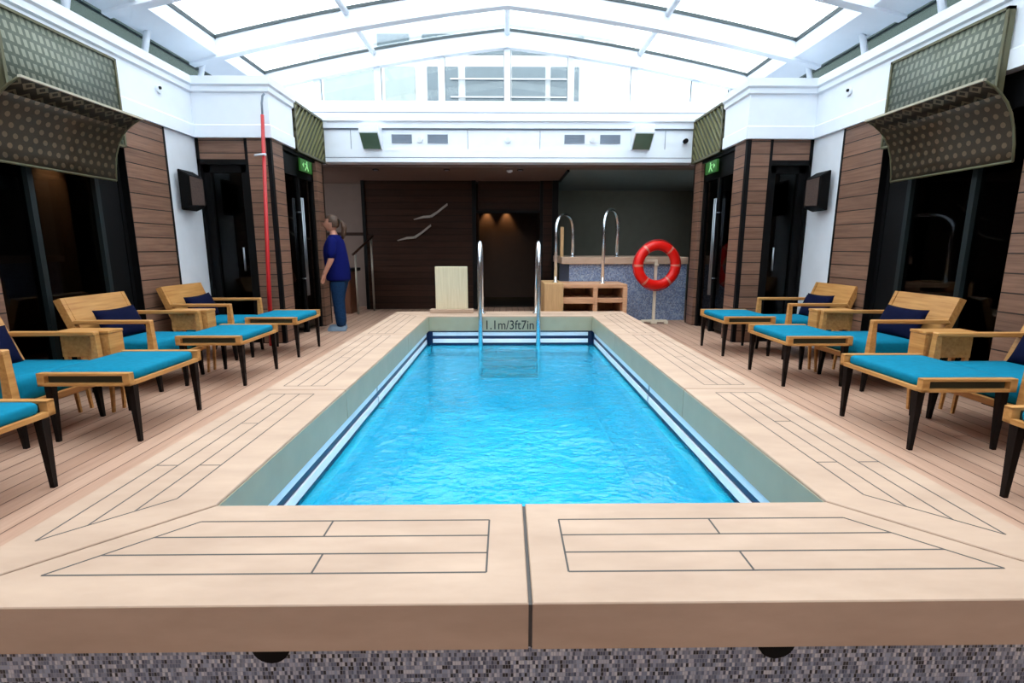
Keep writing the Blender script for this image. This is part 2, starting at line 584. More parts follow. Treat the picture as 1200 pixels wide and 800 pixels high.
bm = bmesh.new()
bmesh.ops.create_grid(bm, x_segments=90, y_segments=200, size=0.5,
                      matrix=Matrix.Translation(((KI[0] + KI[1]) / 2, (KI[2] + KI[3]) / 2, 0.0)) @ Matrix.Diagonal((KI[1] - KI[0], KI[3] - KI[2], 1, 1)))
for v in bm.verts:
    x, y = v.co.x, v.co.y
    v.co.z = 0.004 * math.sin(5.1 * x + 3.3 * y + math.sin(2 * y)) + 0.004 * math.sin(-4.2 * x + 6.1 * y + 1.3) + 0.002 * math.sin(13 * x + 4 * y)
    v.co.z += 0.018 * math.exp(-((x - 0.78) ** 2 + (y - 1.9) ** 2) / 0.008) * math.sin(60 * x + 40 * y)
    v.co.z += 0.014 * math.exp(-((x + 0.72) ** 2 + (y - 4.0) ** 2) / 0.010) * math.sin(50 * x + 30 * y)
wt = obj('pool_water', bm, M['water'], smooth=True)
tag(wt, 'rippled turquoise water filling the pool', 'water', kind='stuff')

# ------------------------------------------------------------------ outer shell: walls, ceiling of the back area, band
def wall_side(sx, X, Bx, nm):
    """everything structural of one long side; sx=-1 left, +1 right"""
    out = X + sx * 0.35
    def bx(y0, y1, z0, z1, x0, x1):
        return ((min(x0, x1), y0, z0), (max(x0, x1), y1, z1))
    # solid parts of the long wall: timber column, timber near the camera, head above the glass
    w = struct(boxes_obj('wall_' + nm, [bx(5.42, 6.05, 0, ZB, X, out), bx(2.9, 3.92, 0, ZB, X, out), bx(YN, -1.0, 0, ZB, X, out)], M['wallwood']))
    boxes_obj('white_panel', [bx(6.09, YB + .3, 0, ZB, X + sx * .005, out)], M['panel'], w)
    boxes_obj('black_strip', [bx(6.05, 6.09, 0, ZB, X + sx * .002, out)], M['black'], w)
    boxes_obj('upper_wall', [bx(YN, YB + .3, ZB, ZT - .05, X + sx * .02, out)], M['white'], w)
    # glazed stretch
    for i, (y0, y1, ms) in enumerate(((3.92, 5.42, (4.38, 5.08)), (-1.0, 2.9, (0.3, 1.6)))):
        wd = struct(box_obj('window_%d' % (1 + i + (0 if sx < 0 else 2)), (min(X + sx * .10, X + sx * .112), y0, 0.06), (max(X + sx * .10, X + sx * .112), y1, ZB - .25), M['dark']))
        fr = [bx(y0, y0 + .05, 0, ZB, X + sx * .07, X + sx * .15), bx(y1 - .05, y1, 0, ZB, X + sx * .07, X + sx * .15),
              bx(y0, y1, 0, .08, X + sx * .07, X + sx * .15), bx(y0, y1, ZB - .27, ZB, X + sx * .07, X + sx * .15)]
        fr.append(bx(y1 - .006, y1 + .001, 0, ZB, X + sx * .001, X + sx * .15))
        if i == 0:
            fr.append(bx(5.12, y1 - .05, 0.05, ZB, X + sx * .08, X + sx * .14))
        boxes_obj('frame', fr, M['black'], wd)
        for m_ in ms:
            boxes_obj('mullion', [bx(m_ - .025, m_ + .025, .05, ZB - .25, X + sx * .06, X + sx * .15)], M['mull'], wd)
    # dark cabin behind the glass
    c0, c1 = X + sx * .16, X + sx * 1.7
    struct(boxes_obj('wall_%s_cabin' % nm, [bx(-1.2, 5.6, 0, ZB, c1, c1 + sx * .1), bx(-1.2, -1.1, 0, ZB, c0, c1), bx(5.5, 5.6, 0, ZB, X + sx * .36, c1),
                                            bx(-1.2, 5.6, ZB, ZB + .08, c0, c1 + sx * .1), bx(-1.2, 5.6, 0.0, 0.012, c0, c1)], M['room']))
    # bay front, facing the camera
    f0, f1 = Bx, X
    bw = struct(boxes_obj('wall_%s_bay' % nm, [bx(YB, YB + .3, 0, ZB, Bx + sx * .05, Bx + sx * .29), bx(YB + .02, YB + .3, 2.32, ZB, Bx + sx * .33, X - sx * .03),
                                               bx(YB + .05, 7.0, 0, ZB, Bx, Bx + sx * .28), bx(8.16, 8.42, 0, ZB, Bx, Bx + sx * .28),
                                               ], M['wallwood']))
    boxes_obj('black_strip', [bx(YB - .004, YB + .05, 0, ZB, Bx, Bx + sx * .05), bx(YB + .005, YB + .3, 0, ZB, Bx + sx * .29, Bx + sx * .33),
                              bx(YB + .005, YB + .1, 0, ZB, X - sx * .035, X), bx(YB + .005, YB + .1, 2.27, 2.33, Bx + sx * .33, X),
                              bx(8.42, YE, 0, ZB, Bx + sx * .01, Bx + sx * .3), bx(7.0, 8.16, 2.52, ZB, Bx + sx * .01, Bx + sx * .3)], M['black'], bw)
    boxes_obj('upper_wall', [bx(YB + .02, YB + .4, ZB, ZT - .05, Bx + sx * .02, X + sx * .35), bx(YB + .02, YE + .2, ZB, ZT - .05, Bx + sx * .02, Bx + sx * .3)], M['white'], bw)
    # glazed door in the bay front
    d = struct(boxes_obj('door_%d' % (1 if sx < 0 else 3), [bx(YB + .10, YB + .112, .06, 2.28, Bx + sx * .36, X - sx * .04)], M['dark']))
    boxes_obj('frame', [bx(YB + .06, YB + .15, 0, 2.28, Bx + sx * .33, Bx + sx * .42), bx(YB + .06, YB + .15, 0, 2.28, X - sx * .12, X - sx * .035),
                        bx(YB + .06, YB + .15, 2.18, 2.28, Bx + sx * .33, X), bx(YB + .06, YB + .15, 0, .1, Bx + sx * .33, X)], M['black'], d)
    bmh = bmesh.new()
    add_tube(bmh, [(Bx + sx * .47, YB + .04, .95), (Bx + sx * .47, YB + .04, 1.25)], .012)
    obj('door_handle', bmh, M['dull'], d)
    # double glass door on the bay's long face
    d2 = struct(boxes_obj('door_%d' % (2 if sx < 0 else 4), [bx(7.0, 8.16, .05, 2.3, Bx + sx * .08, Bx + sx * .092)], M['dark']))
    boxes_obj('frame', [bx(7.0, 7.07, 0, 2.52, Bx + sx * .05, Bx + sx * .13), bx(8.09, 8.16, 0, 2.52, Bx + sx * .05, Bx + sx * .13),
                        bx(7.55, 7.61, 0, 2.3, Bx + sx * .05, Bx + sx * .13), bx(7.0, 8.16, 2.24, 2.52, Bx + sx * .05, Bx + sx * .13)], M['black'], d2)
    for yy in (7.55, 7.61):
        bmh = bmesh.new()
        add_tube(bmh, [(Bx + sx * .02, yy, .55), (Bx + sx * .02, yy, 1.95)], .011)
        for zz in (.8, 1.75):
            add_tube(bmh, [(Bx + sx * .02, yy, zz), (Bx + sx * .085, yy, zz)], .009)
        obj('door_handle', bmh, M['dull'], d2)
    struct(boxes_obj('wall_%s_lobby' % nm, [bx(YB + .3, 8.6, 0, ZB, X + sx * .36, X + sx * .42), bx(8.5, 8.6, 0, ZB, Bx + sx * .31, X + sx * .36),
                                            bx(YB + .16, 8.6, ZB, ZB + .08, Bx + sx * .3, X + sx * .42)], M['room']))
    # white cornice: lower fascia, panel, cap, mitred round the bay
    path = [(X, YN), (X, YB), (Bx, YB), (Bx, 7.34)]
    if sx > 0:
        path = path[::-1]
    prof = [(0, ZB), (-.035, ZB), (-.035, 2.72), (-.022, 2.735), (-.022, 3.09), (-.05, 3.105), (-.05, 3.16), (-.075, 3.18), (-.075, ZT), (.2, ZT), (.2, ZB)]
    struct(obj('trim_%d' % (1 if sx < 0 else 2), sweep(path, prof), M['white']))

wall_side(-1, XL, BL, 'left')
wall_side(1, XR, BR, 'right')
struct(box_obj('wall_back', (XL - .3, YN - .2, 0), (XR + .3, YN, 3.3), M['wallwood']))

# the cross beam and sill under the gable
tb = struct(boxes_obj('trim_3', [((BL, YE, 2.59), (BR, YE + .25, 2.78)), ((BL, YE + .015, 2.78), (BR, YE + .25, 3.1)), ((BL, YE - .02, 3.1), (BR, YE + .25, 3.2)),
                                 ((BL - 1.4, YE - .05, 3.2), (BR + 1.4, YE + .25, 3.28)), ((BL - 1.4, YE + .02, 3.28), (BR + 1.4, YE + .25, 3.45))], M['white']))
boxes_obj('panel_joint', [((x - .004, YE + .008, 2.79), (x + .004, YE + .016, 3.09)) for x in (-2.45, -.6, .55, 2.55)] +
          [((BL, YE - .003, 2.655), (BR, YE + .001, 2.665)), ((BL, YE + .008, 3.075), (BR, YE + .018, 3.1)), ((BL - .3, YE + .012, 3.335), (BR + .3, YE + .022, 3.345))], M['line'], tb)

# back area: soffit, walls
struct(boxes_obj('ceiling', [((-6, YE + .25, 2.55), (1.05, 14, 2.7)), ((1.05, YE + .25, 2.55), (6, 9.0, 2.7))], M['soffit']))
struct(boxes_obj('ceiling_alcove', [((1.05, 9.0, 2.56), (6, 12.4, 2.7))], M['jacceil']))
struct(boxes_obj('wall_far', [((-2.82, YW, 0), (-.67, YW + .2, 2.55)), ((-.55, YW + .06, 1.95), (.69, YW + .2, 2.55)), ((.75, YW - .02, 0), (1.05, YW + .2, 2.55))], M['backwood']))
struct(boxes_obj('trim_4', [((-.67, YW - .03, 0), (-.59, YW + .2, 2.55)), ((.69, YW - .0, 0), (.75, YW + .2, 2.55)), ((-2.86, YW - .03, 0), (-2.8, YW + .2, 2.55)),
                            ((-.59, YW + .0, 1.93), (.69, YW + .2, 1.98)), ((.93, YW - .04, 0), (1.05, YW - .02, 2.55)), ((1.05, 9.0, 2.52), (1.09, YW, 2.56))], M['black']))
struct(boxes_obj('wall_far_left', [((-6, YW + .5, 0), (-2.82, YW + .6, 2.55)), ((-5.9, 8.6, 0), (-5.8, 11, 2.55))], M['beige']))
struct(boxes_obj('trim_5', [((-5.8, YW + .47, 1.5), (-2.82, YW + .5, 1.56))], M['backwood']))
struct(boxes_obj('wall_corridor', [((-.75, YW + .2, 0), (-.65, 13, 2.5)), ((.75, YW + .2, 0), (.85, 13, 2.5)), ((-.75, YW + .2, 2.5), (.85, 13, 2.55))], M['room']))
struct(box_obj('wall_corridor_end', (-.75, 12.9, 0), (.85, 13, 2.5), M['roombrown']))
struct(box_obj('floor_corridor', (-.65, YW + .35, 0), (.75, 12.9, .012), M['room']))
struct(boxes_obj('wall_alcove', [((.95, 12.3, 0), (6, 12.4, 2.6)), ((5.0, 8.6, 0), (5.1, 12.4, 2.6))], M['greenwall']))
struct(boxes_obj('wall_alcove_side', [((.95, YW + .1, 0), (1.05, 12.3, 2.56))], M['backwood']))

# ------------------------------------------------------------------ roof: arched ribs, edge beams, purlins, panes
def zu(x):
    a = abs(x - MX)
    return 4.285 - 0.105 * a - 0.0165 * a * a
def rib_bm(y, w=0.12, d=0.26, x0=-4.08, x1=4.14, n=36):
    bm = bmesh.new()
    prev = None
    for i in range(n + 1):
        x = x0 + (x1 - x0) * i / n
        z = zu(x)
        r = [bm.verts.new(p) for p in ((x, y - w / 2, z), (x, y + w / 2, z), (x, y + w / 2, z + d), (x, y - w / 2, z + d))]
        if prev:
            for a in range(4):
                b = (a + 1) % 4
                bm.faces.new((prev[a], prev[b], r[b], r[a]))
        else:
            bm.faces.new(r[::-1])
        prev = r
    bm.faces.new(prev)
    return bm
def strip(y0, y1, x0, x1, dz0, dz1, n=16):
    """a slab that follows the roof curve"""
    bm = bmesh.new()
    prev = None
    for i in range(n + 1):
        x = x0 + (x1 - x0) * i / n
        z = zu(x)
        r = [bm.verts.new(p) for p in ((x, y0, z + dz0), (x, y1, z + dz0), (x, y1, z + dz1), (x, y0, z + dz1))]
        if prev:
            for a in range(4):
                b = (a + 1) % 4
                bm.faces.new((prev[a], prev[b], r[b], r[a]))
        else:
            bm.faces.new(r[::-1])
        prev = r
    bm.faces.new(prev)
    return bm
RY = [8.56, 7.2, 5.75, 4.3, 2.85, 1.4, -0.05, -1.5, -2.95]
ti = 6
for i, y in enumerate(RY):
    r = struct(obj('trim_%d' % ti, rib_bm(y), M['white']))
    ti += 1
    if i < 5:
        obj('gasket', strip(y - .075, y - .06, -3.75, 3.81, .225, .262, 32), M['roofdark'], r)
for s, a, b in ((-1, -4.08, -3.72), (1, 3.78, 4.14)):
    e = struct(obj('trim_%d' % ti, strip(-3.0, 8.6, a, b, .03, .26, 6), M['white']))
    ti += 1
    x = -3.72 if s < 0 else 3.78
    obj('gasket', strip(-2.9, 8.5, x - .012, x + .012, .215, .262, 2), M['roofdark'], e)
    xo = MX + s * 4.55
    for y in (7.3, 6.25, 5.2, 4.15, 3.1):
        bmp = bmesh.new()
        add_tube(bmp, [(MX + s * 4.13, y, ZT - .02), (MX + s * 4.02, y, 3.66)], .035, 8)
        obj('bracket', bmp, M['white'], e)
    wl = struct(box_obj('window_%d' % (20 if s < 0 else 21), (min(xo, xo + s * .02), -3, ZT - .1), (max(xo, xo + s * .02), 8.6, 4.0), M['clerestory']))
    for zz in (3.42, 3.62, 3.80):
        box_obj('glazing_bar', (min(xo, xo - s * .02), -3, zz), (max(xo, xo - s * .02), 8.6, zz + .025), M['roofdark'], wl)
    struct(box_obj('trim_%d' % ti, (min(xo, XL if s < 0 else XR), -3, ZT - .12), (max(xo, XL if s < 0 else XR), 8.6, ZT - .04), M['white']))
    ti += 1
    struct(box_obj('trim_%d' % ti, (min(MX + s * 4.05, xo + s * .02), -3, 3.86), (max(MX + s * 4.05, xo + s * .02), 8.6, 3.9), M['white']))
    ti += 1
for x in (-2.03, MX, 2.09):
    bmp = bmesh.new()
    add_tube(bmp, [(x, -2.9, zu(x) + .2), (x, 8.5, zu(x) + .2)], .04, 10)
    struct(obj('trim_%d' % ti, bmp, M['white']))
    ti += 1
for i in range(len(RY) - 1):
    struct(obj('window_%d' % (30 + i), strip(RY[i + 1] + .04, RY[i] - .04, -4.08, 4.14, .262, .27, 24), M['clear'] if RY[i + 1] > -1 else M['panel']))  # rear panes are opaque, added out of view to darken the near coping face
# gable glazing
GX = (-3.55, -2.95, -2.0, -1.0, MX, 1.03, 2.03, 3.0, 3.6)
g = struct(box_obj('trim_%d' % ti, (-4.2, YE + .05, 3.43), (4.26, YE + .17, 3.52), M['white']))
for x in GX:
    box_obj('mullion', (x - .05, YE + .05, 3.521), (x + .05, YE + .17, zu(x) + .02), M['white'], g)
    box_obj('gasket', (x - .056, YE + .10, 3.53), (x + .056, YE + .125, zu(x) + .01), M['roofdark'], g)
bm = bmesh.new()
n = 32
for i in range(n):
    x0 = -4.1 + 8.26 * i / n
    x1 = -4.1 + 8.26 * (i + 1) / n
    add_hex(bm, [(x0, YE + .11, 3.5), (x1, YE + .11, 3.5), (x1, YE + .12, 3.5), (x0, YE + .12, 3.5)],
            [(x0, YE + .11, zu(x0)), (x1, YE + .11, zu(x1)), (x1, YE + .12, zu(x1)), (x0, YE + .12, zu(x0))])
bmesh.ops.remove_doubles(bm, verts=bm.verts, dist=1e-5)
struct(obj('window_40', bm, M['clear']))

# the ship's upper deckhouse beyond the gable
dh = empty('deckhouse', (0, 13, 2.7))
tag(dh, 'white upper deckhouse of the ship with pale blue windows seen through the gable glass', 'building')
def dbox(name, bl, mat):
    o = boxes_obj(name, [((a[0], a[1] - 13, a[2] - 2.7), (b[0], b[1] - 13, b[2] - 2.7)) for a, b in bl], mat, dh)
    return o
dbox('wall', [((-4.4, 13.0, 2.7), (2.6, 16, 6.5))], M['extwhite'])
for a, b, z0, z1, mt in ((-3.0, -2.25, 5.72, 6.15, 'extglass'), (-1.95, -1.05, 5.72, 6.15, 'extglass'), (-.9, .05, 5.72, 6.15, 'extglass'), (.15, 1.85, 5.72, 6.1, 'extglass'),
                         (-4.3, -3.0, 3.3, 5.45, 'extpale'), (-2.85, -2.15, 3.3, 5.45, 'extpale'), (-1.85, -1.12, 3.3, 5.45, 'extglass'), (-.95, .12, 3.3, 5.45, 'extglass'), (.16, .95, 3.3, 5.45, 'extglass'), (1.08, 1.75, 3.3, 5.45, 'extglass')):
    dbox('window', [((a, 12.96, z0), (b, 13.01, z1))], M[mt])
dbox('railing', [((-1.3, 12.9, z), (1.5, 12.94, z + .03)) for z in (4.3, 4.75, 5.15)], M['extwhite'])
dbox('side_house', [((3.0, 15, 2.7), (7, 17, 5.2))], M['extwhite'])
dbox('side_house', [((-8, 15, 2.7), (-4.8, 17, 5.4))], M['extwhite'])
dbox('deck', [((-9, 8.8, 2.72), (9, 17, 2.8))], M['extwhite'])

# ------------------------------------------------------------------ pool coping slabs
def slab(poly, lines, fascia, label):
    """poly: top outline (x, y); lines: inlaid seams; fascia: boxes on the pool side"""
    cx = sum(p[0] for p in poly) / len(poly)
    cy = sum(p[1] for p in poly) / len(poly)
    e = empty('coping_slab', (cx, cy, CT - .13))
    tag(e, label, 'pool coping', 'pale wooden coping slabs round the pool')
    bm = bmesh.new()
    add_prism(bm, [(x - cx, y - cy) for x, y in poly], 2, 0.0, .13)
    es = [ed for ed in bm.edges if abs(ed.verts[0].co.z - ed.verts[1].co.z) < 1e-6 and ed.verts[0].co.z > .1]
    bmesh.ops.bevel(bm, geom=es, offset=.003, segments=1, affect='EDGES')
    obj('top_board', bm, M['coping'], e)
    bm = bmesh.new()
    for (x0, y0), (x1, y1) in lines:
        d = Vector((x1 - x0, y1 - y0))
        nn = Vector((-d.y, d.x)).normalized() * .0028
        a, b = Vector((x0 - cx, y0 - cy)), Vector((x1 - cx, y1 - cy))
        q = [a + nn, a - nn, b - nn, b + nn]
        add_hex(bm, [(p.x, p.y, .1285) for p in q], [(p.x, p.y, .1306) for p in q])
    obj('caulk_seam', bm, M['seam'], e)
    if fascia:
        lo, hi = fascia
        box_obj('fascia', (lo[0] - cx, lo[1] - cy, lo[2] - CT + .13), (hi[0] - cx, hi[1] - cy, hi[2] - CT + .13), M['fascia'], e)
    return e
G = .005
XO0, XO1, YO0, YO1 = PX0 - CW, PX1 + CW, PY0 - CW, PY1 + CW
FZ0, FZ1 = .19, CT - .011
rows = (1.245, 1.335, 1.425, 1.515)
def near_lines(side):
    L = []
    if side < 0:
        xe = -.055
        xm = lambda y: PX0 - (PY0 - y) + .12
    else:
        xe = .17
        xm = lambda y: PX1 + (PY0 - y) - .12
    for y in rows:
        L.append(((xm(y), y), (xe, y)))
    L.append(((xe, rows[0]), (xe, rows[-1])))
    L.append(((xm(rows[0]), rows[0]), (xm(rows[-1]), rows[-1])))
    if side < 0:
        L += [((-.56, rows[2]), (-.56, rows[3])), ((-.53, rows[0]), (-.53, rows[1]))]
    else:
        L += [((.66, rows[2]), (.66, rows[3])), ((.68, rows[0]), (.68, rows[1]))]
    return L
JX = .06
J1, J2 = 3.06, 5.1
g2 = G * 1.4
nl = slab([(XO0 + g2, YO0), (JX - G, YO0), (JX - G, PY0), (PX0 + g2, PY0)], near_lines(-1), None, 'pale wooden coping slab nearest the camera, left of the middle joint')
slab([(JX + G, YO0), (XO1 - g2, YO0), (PX1 - g2, PY0), (JX + G, PY0)], near_lines(1), None, 'pale wooden coping slab nearest the camera, right of the middle joint')
box_obj('joint_strip', (JX - G - nl.location.x - .001, YO0 + .006 - nl.location.y, 0.002), (JX + G - nl.location.x - .0005, PY0 - .004 - nl.location.y, .122), M['seam'], nl)
for s in (-1, 1):
    xi, xo = (PX0, XO0) if s < 0 else (PX1, XO1)
    cols = [xi + s * q for q in (.16, .247, .333, .42)]
    nm = 'left' if s < 0 else 'right'
    fx = (xi - s * .004, xi + s * .028)
    fa = lambda a, b: ((min(fx) , a, FZ0), (max(fx), b, FZ1))
    # nearest slab, mitred
    st = lambda x: PY0 - abs(x - xi) + .21
    L = [((x, st(x)), (x, J1 - .09)) for x in cols]
    L += [((cols[0], st(cols[0])), (cols[3], st(cols[3]))), ((cols[0], J1 - .09), (cols[3], J1 - .09))]
    L += [((cols[2], 1.95), (cols[3], 1.95)), ((cols[0], 1.95), (cols[1], 1.95)), ((cols[1], 2.45), (cols[2], 2.45))]
    slab([(xi, PY0 + g2), (xi, J1 - G), (xo, J1 - G), (xo, YO0 + g2)], L, fa(PY0, J1 - .003), 'pale wooden coping slab on the %s edge of the pool, the one nearest the camera' % nm)
    L = [((x, J1 + .09), (x, J2 - .06)) for x in cols] + [((cols[0], J1 + .09), (cols[3], J1 + .09)), ((cols[0], J2 - .06), (cols[3], J2 - .06)), ((cols[1], 4.0), (cols[2], 4.0))]
    slab([(xi, J1 + G), (xi, J2 - G), (xo, J2 - G), (xo, J1 + G)], L, fa(J1 + .003, J2 - .003), 'pale wooden coping slab in the middle of the %s pool edge' % nm)
    en = lambda x: PY1 + abs(x - xi) - .12
    L = [((x, J2 + .06), (x, en(x))) for x in cols] + [((cols[0], J2 + .06), (cols[3], J2 + .06)), ((cols[0], en(cols[0])), (cols[3], en(cols[3])))]
    slab([(xi, J2 + G), (xi, PY1 - g2), (xo, YO1 - g2), (xo, J2 + G)], L, fa(J2 + .003, PY1), 'pale wooden coping slab on the %s pool edge, farthest along towards the ladder end' % nm)
farY = (6.6, 6.69, 6.78)
far = slab([(PX0 + g2, PY1), (PX1 - g2, PY1), (XO1 - g2, YO1), (XO0 + g2, YO1)], [((PX0 + .0, y), (PX1 - .0, y)) for y in farY], ((PX0, PY1 - .004, FZ0), (PX1, PY1 + .028, FZ1)), 'pale wooden coping across the far end of the pool with depth marking')
cu = bpy.data.curves.new('depth_text', 'FONT')
cu.body = '1.1m/3ft7in'
cu.size = .165
cu.extrude = .001
cu.offset = .001
cu.align_x = 'CENTER'
to = bpy.data.objects.new('depth_text', cu)
COL.objects.link(to)
bpy.context.view_layer.update()
dg = bpy.context.evaluated_depsgraph_get()
tm = bpy.data.meshes.new_from_object(to.evaluated_get(dg))
bpy.data.objects.remove(to)
txt = bpy.data.objects.new('depth_lettering', tm)
COL.objects.link(txt)
tm.materials.clear()
tm.materials.append(M['text'])
txt.parent = far
txt.location = Vector((.045, PY1 - .006, .212)) - Vector(far.location)
txt.rotation_euler = (PI / 2, 0, 0)
txt.scale = (.86, 1.0, 1.0)
txt['label'] = 'black depth lettering'

for x, w_ in ((-.63, 'left'), (.73, 'right')):
    e = empty('drain_cover', (x, KO[2], .205))
    tag(e, 'round black cover in the grey mosaic under the coping, %s of the middle joint' % w_, 'drain', 'round covers in the mosaic')
    bm = bmesh.new()
    add_disc(bm, (0, -.006, 0), .052, 1, .012)
    obj('cover', bm, M['black'], e)
    bm = bmesh.new()
    add_disc(bm, (0, -.013, 0), .03, 1, .006)
    obj('cap', bm, M['black'], e)

# ------------------------------------------------------------------ pool ladder
lad = empty('pool_ladder', (.04, 6.75, CT))
tag(lad, 'stainless steel pool ladder with two looped handrails at the far pool end', 'ladder')
for x in (-.365, .375):
    bm = bmesh.new()
    pts = [(x, .02, 0), (x, .02, .62)] + bez((x, .02, .62), (x, .02, .93), (x, -.15, .93), 8)[1:] + bez((x, -.15, .93), (x, -.345, .93), (x, -.345, .6), 8)[1:] + [(x, -.345, -.0), (x, -.345, -.82)]
    add_tube(bm, pts, .028, 12)
    add_disc(bm, (x, .02, .006), .055, 2, .012)
    obj('handrail', bm, M['metal'], lad)
for z in (-.46, -.57, -.68, -.79):
    box_obj('tread', (-.365, -.38, z), (.375, -.25, z + .03), M['tread'], lad, .008)

# ------------------------------------------------------------------ armchairs, ottomans, side tables
def taper_leg(bm, x, y, z1, r1, r0, dx=0, dy=0):
    add_hex(bm, [(x + dx - r0, y + dy - r0, 0), (x + dx + r0, y + dy - r0, 0), (x + dx + r0, y + dy + r0, 0), (x + dx - r0, y + dy + r0, 0)],
            [(x - r1, y - r1, z1), (x + r1, y - r1, z1), (x + r1, y + r1, z1), (x - r1, y + r1, z1)])

def make_chair():
    e = empty('armchair')
    # front at +x
    hw = .345
    for s in (-1, 1):
        bm = bmesh.new()       # arm: flat bar, a little dipped to the back
        pts = [(-.30, .607), (.37, .612), (.37, .642), (-.27, .642)]
        add_prism(bm, pts, 1, s * hw - .028, s * hw + .028)
        bmesh.ops.bevel(bm, geom=bm.edges[:], offset=.006, segments=1, affect='EDGES')
        obj('arm', bm, M['teakx'], e)
        bm = bmesh.new()       # front post, wider at the bottom
        add_hex(bm, [(.32, s * hw - .025, .25), (.385, s * hw - .025, .25), (.385, s * hw + .025, .25), (.32, s * hw + .025, .25)],
                [(.335, s * hw - .022, .615), (.37, s * hw - .022, .615), (.37, s * hw + .022, .615), (.335, s * hw + .022, .615)])
        obj('arm_post', bm, M['teak'], e)
        bm = bmesh.new()       # raked back post
        add_prism(bm, [(-.20, .25), (-.13, .25), (-.35, .83), (-.41, .81)], 1, s * hw - .027, s * hw + .012)
        obj('back_post', bm, M['teak'], e)
    bm = bmesh.new()
    add_prism(bm, [(-.19, .34), (-.165, .35), (-.355, .83), (-.39, .815)], 1, -.325, .325)
    obj('backrest', bm, M['teak'], e)
    bm = bmesh.new()
    add_box(bm, (.325, -.33, .245), (.375, .33, .29), .005)
    add_box(bm, (-.20, -.33, .245), (-.15, .33, .29), .005)
    for s in (-1, 1):
        add_box(bm, (-.2, s * hw - .025, .245), (.375, s * hw + .025, .29), .005)
    add_box(bm, (-.15, -.32, .275), (.33, .32, .288))
    obj('seat_frame', bm, M['teak'], e)
    bm = bmesh.new()
    cushion_mesh(bm, .54, .625, .15, .289, .012, cx=.085)
    obj('seat_cushion', bm, M['blue'], e)
    for x, y, dx in ((.34, -.31, .015), (.34, .31, .015), (-.17, -.31, -.06), (-.17, .31, -.06)):
        bm = bmesh.new()
        taper_leg(bm, x, y, .25, .021, .012, dx, .0)
        obj('leg', bm, M['darkleg'], e)
    return e

def make_ottoman():
    e = empty('ottoman')
    hx, hy = .29, .36
    for s in (-1, 1):
        bm = bmesh.new()       # end frame: top bar, bottom bar and two uprights round a slot
        ys = (s * hy - .022, s * hy + .022)
        ys = (min(ys), max(ys))
        add_box(bm, (-hx, ys[0], .454), (hx, ys[1], .472), .004)
        add_box(bm, (-hx, ys[0], .387), (hx, ys[1], .406), .004)
        for sx in (-1, 1):
            add_box(bm, (min(sx * hx, sx * (hx - .045)), ys[0], .387), (max(sx * hx, sx * (hx - .045)), ys[1], .470), .004)
        obj('end_frame', bm, M['teakx'], e)
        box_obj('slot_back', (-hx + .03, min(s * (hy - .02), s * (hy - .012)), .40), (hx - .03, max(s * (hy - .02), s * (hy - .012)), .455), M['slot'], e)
    for sx in (-1, 1):
        box_obj('side_rail', (min(sx * hx, sx * (hx - .035)), -hy + .02, .385), (max(sx * hx, sx * (hx - .035)), hy - .02, .413), M['teak'], e, .004)
    box_obj('seat_board', (-hx + .03, -hy + .02, .392), (hx - .03, hy - .02, .402), M['teak'], e)
    bm = bmesh.new()
    cushion_mesh(bm, .55, .655, .062, .409, .014)
    obj('cushion', bm, M['blue'], e)
    for x, y in ((-1, -1), (1, -1), (1, 1), (-1, 1)):
        bm = bmesh.new()
        taper_leg(bm, x * (hx - .03), y * (hy - .035), .386, .0225, .0115, x * .005, y * .0)
        obj('leg', bm, M['darkleg'], e)
    return e

def make_table():
    e = empty('side_table')
    bm = bmesh.new()
    add_box(bm, (-.14, -.076, .617), (.245, .076, .638), .004)
    obj('tabletop', bm, M['teakx'], e)
    bm = bmesh.new()
    add_box(bm, (.215, -.072, .44), (.24, .072, .615), .002)
    add_box(bm, (-.12, -.072, .44), (-.10, .072, .615), .002)
    add_box(bm, (-.11, -.072, .44), (.215, -.06, .615))
    add_box(bm, (-.11, .06, .44), (.215, .072, .615))
    add_box(bm, (-.11, -.06, .44), (.215, .06, .455))
    obj('box_body', bm, M['teak'], e)
    for x in (-.10, .215):
        for y in (-.055, .055):
            bm = bmesh.new()
            taper_leg(bm, x, y, .44, .015, .009, (.03 if x < 0 else -.03), 0)
            obj('leg', bm, M['teak'], e)
    return e

def make_pillow():
    bm = bmesh.new()
    nx, ny = 10, 14
    L, Wd, T = .50, .30, .062
    grid = {}
    for sd in (0, 1):
        for i in range(nx + 1):
            for j in range(ny + 1):
                u, v = i / nx * 2 - 1, j / ny * 2 - 1
                edge = (1 - u * u) ** .5 * (1 - v * v) ** .5 if abs(u) < 1 and abs(v) < 1 else 0
                pinch = 1 - .06 * (1 - abs(u)) if abs(v) == 1 else 1
                z = T * edge ** .7 * (1 if sd else -1)
                key = (i, j, sd if 0 < i < nx and 0 < j < ny else 0)
                if key not in grid:
                    uu = u * (Wd / 2) * (1 - .10 * (1 - v * v) * 1.0)
                    vv = v * (L / 2) * (1 - .05 * (1 - u * u))
                    grid[key] = bm.verts.new((z, vv, uu))
    def g_(i, j, sd):
        return grid[(i, j, sd if 0 < i < nx and 0 < j < ny else 0)]
    for sd in (0, 1):
        for i in range(nx):
            for j in range(ny):
                vsx = [g_(i, j, sd), g_(i + 1, j, sd), g_(i + 1, j + 1, sd), g_(i, j + 1, sd)]
                try:
                    bm.faces.new(vsx if sd else vsx[::-1]).smooth = True
                except ValueError:
                    pass
    return obj('pillow', bm, M['navyfab'])

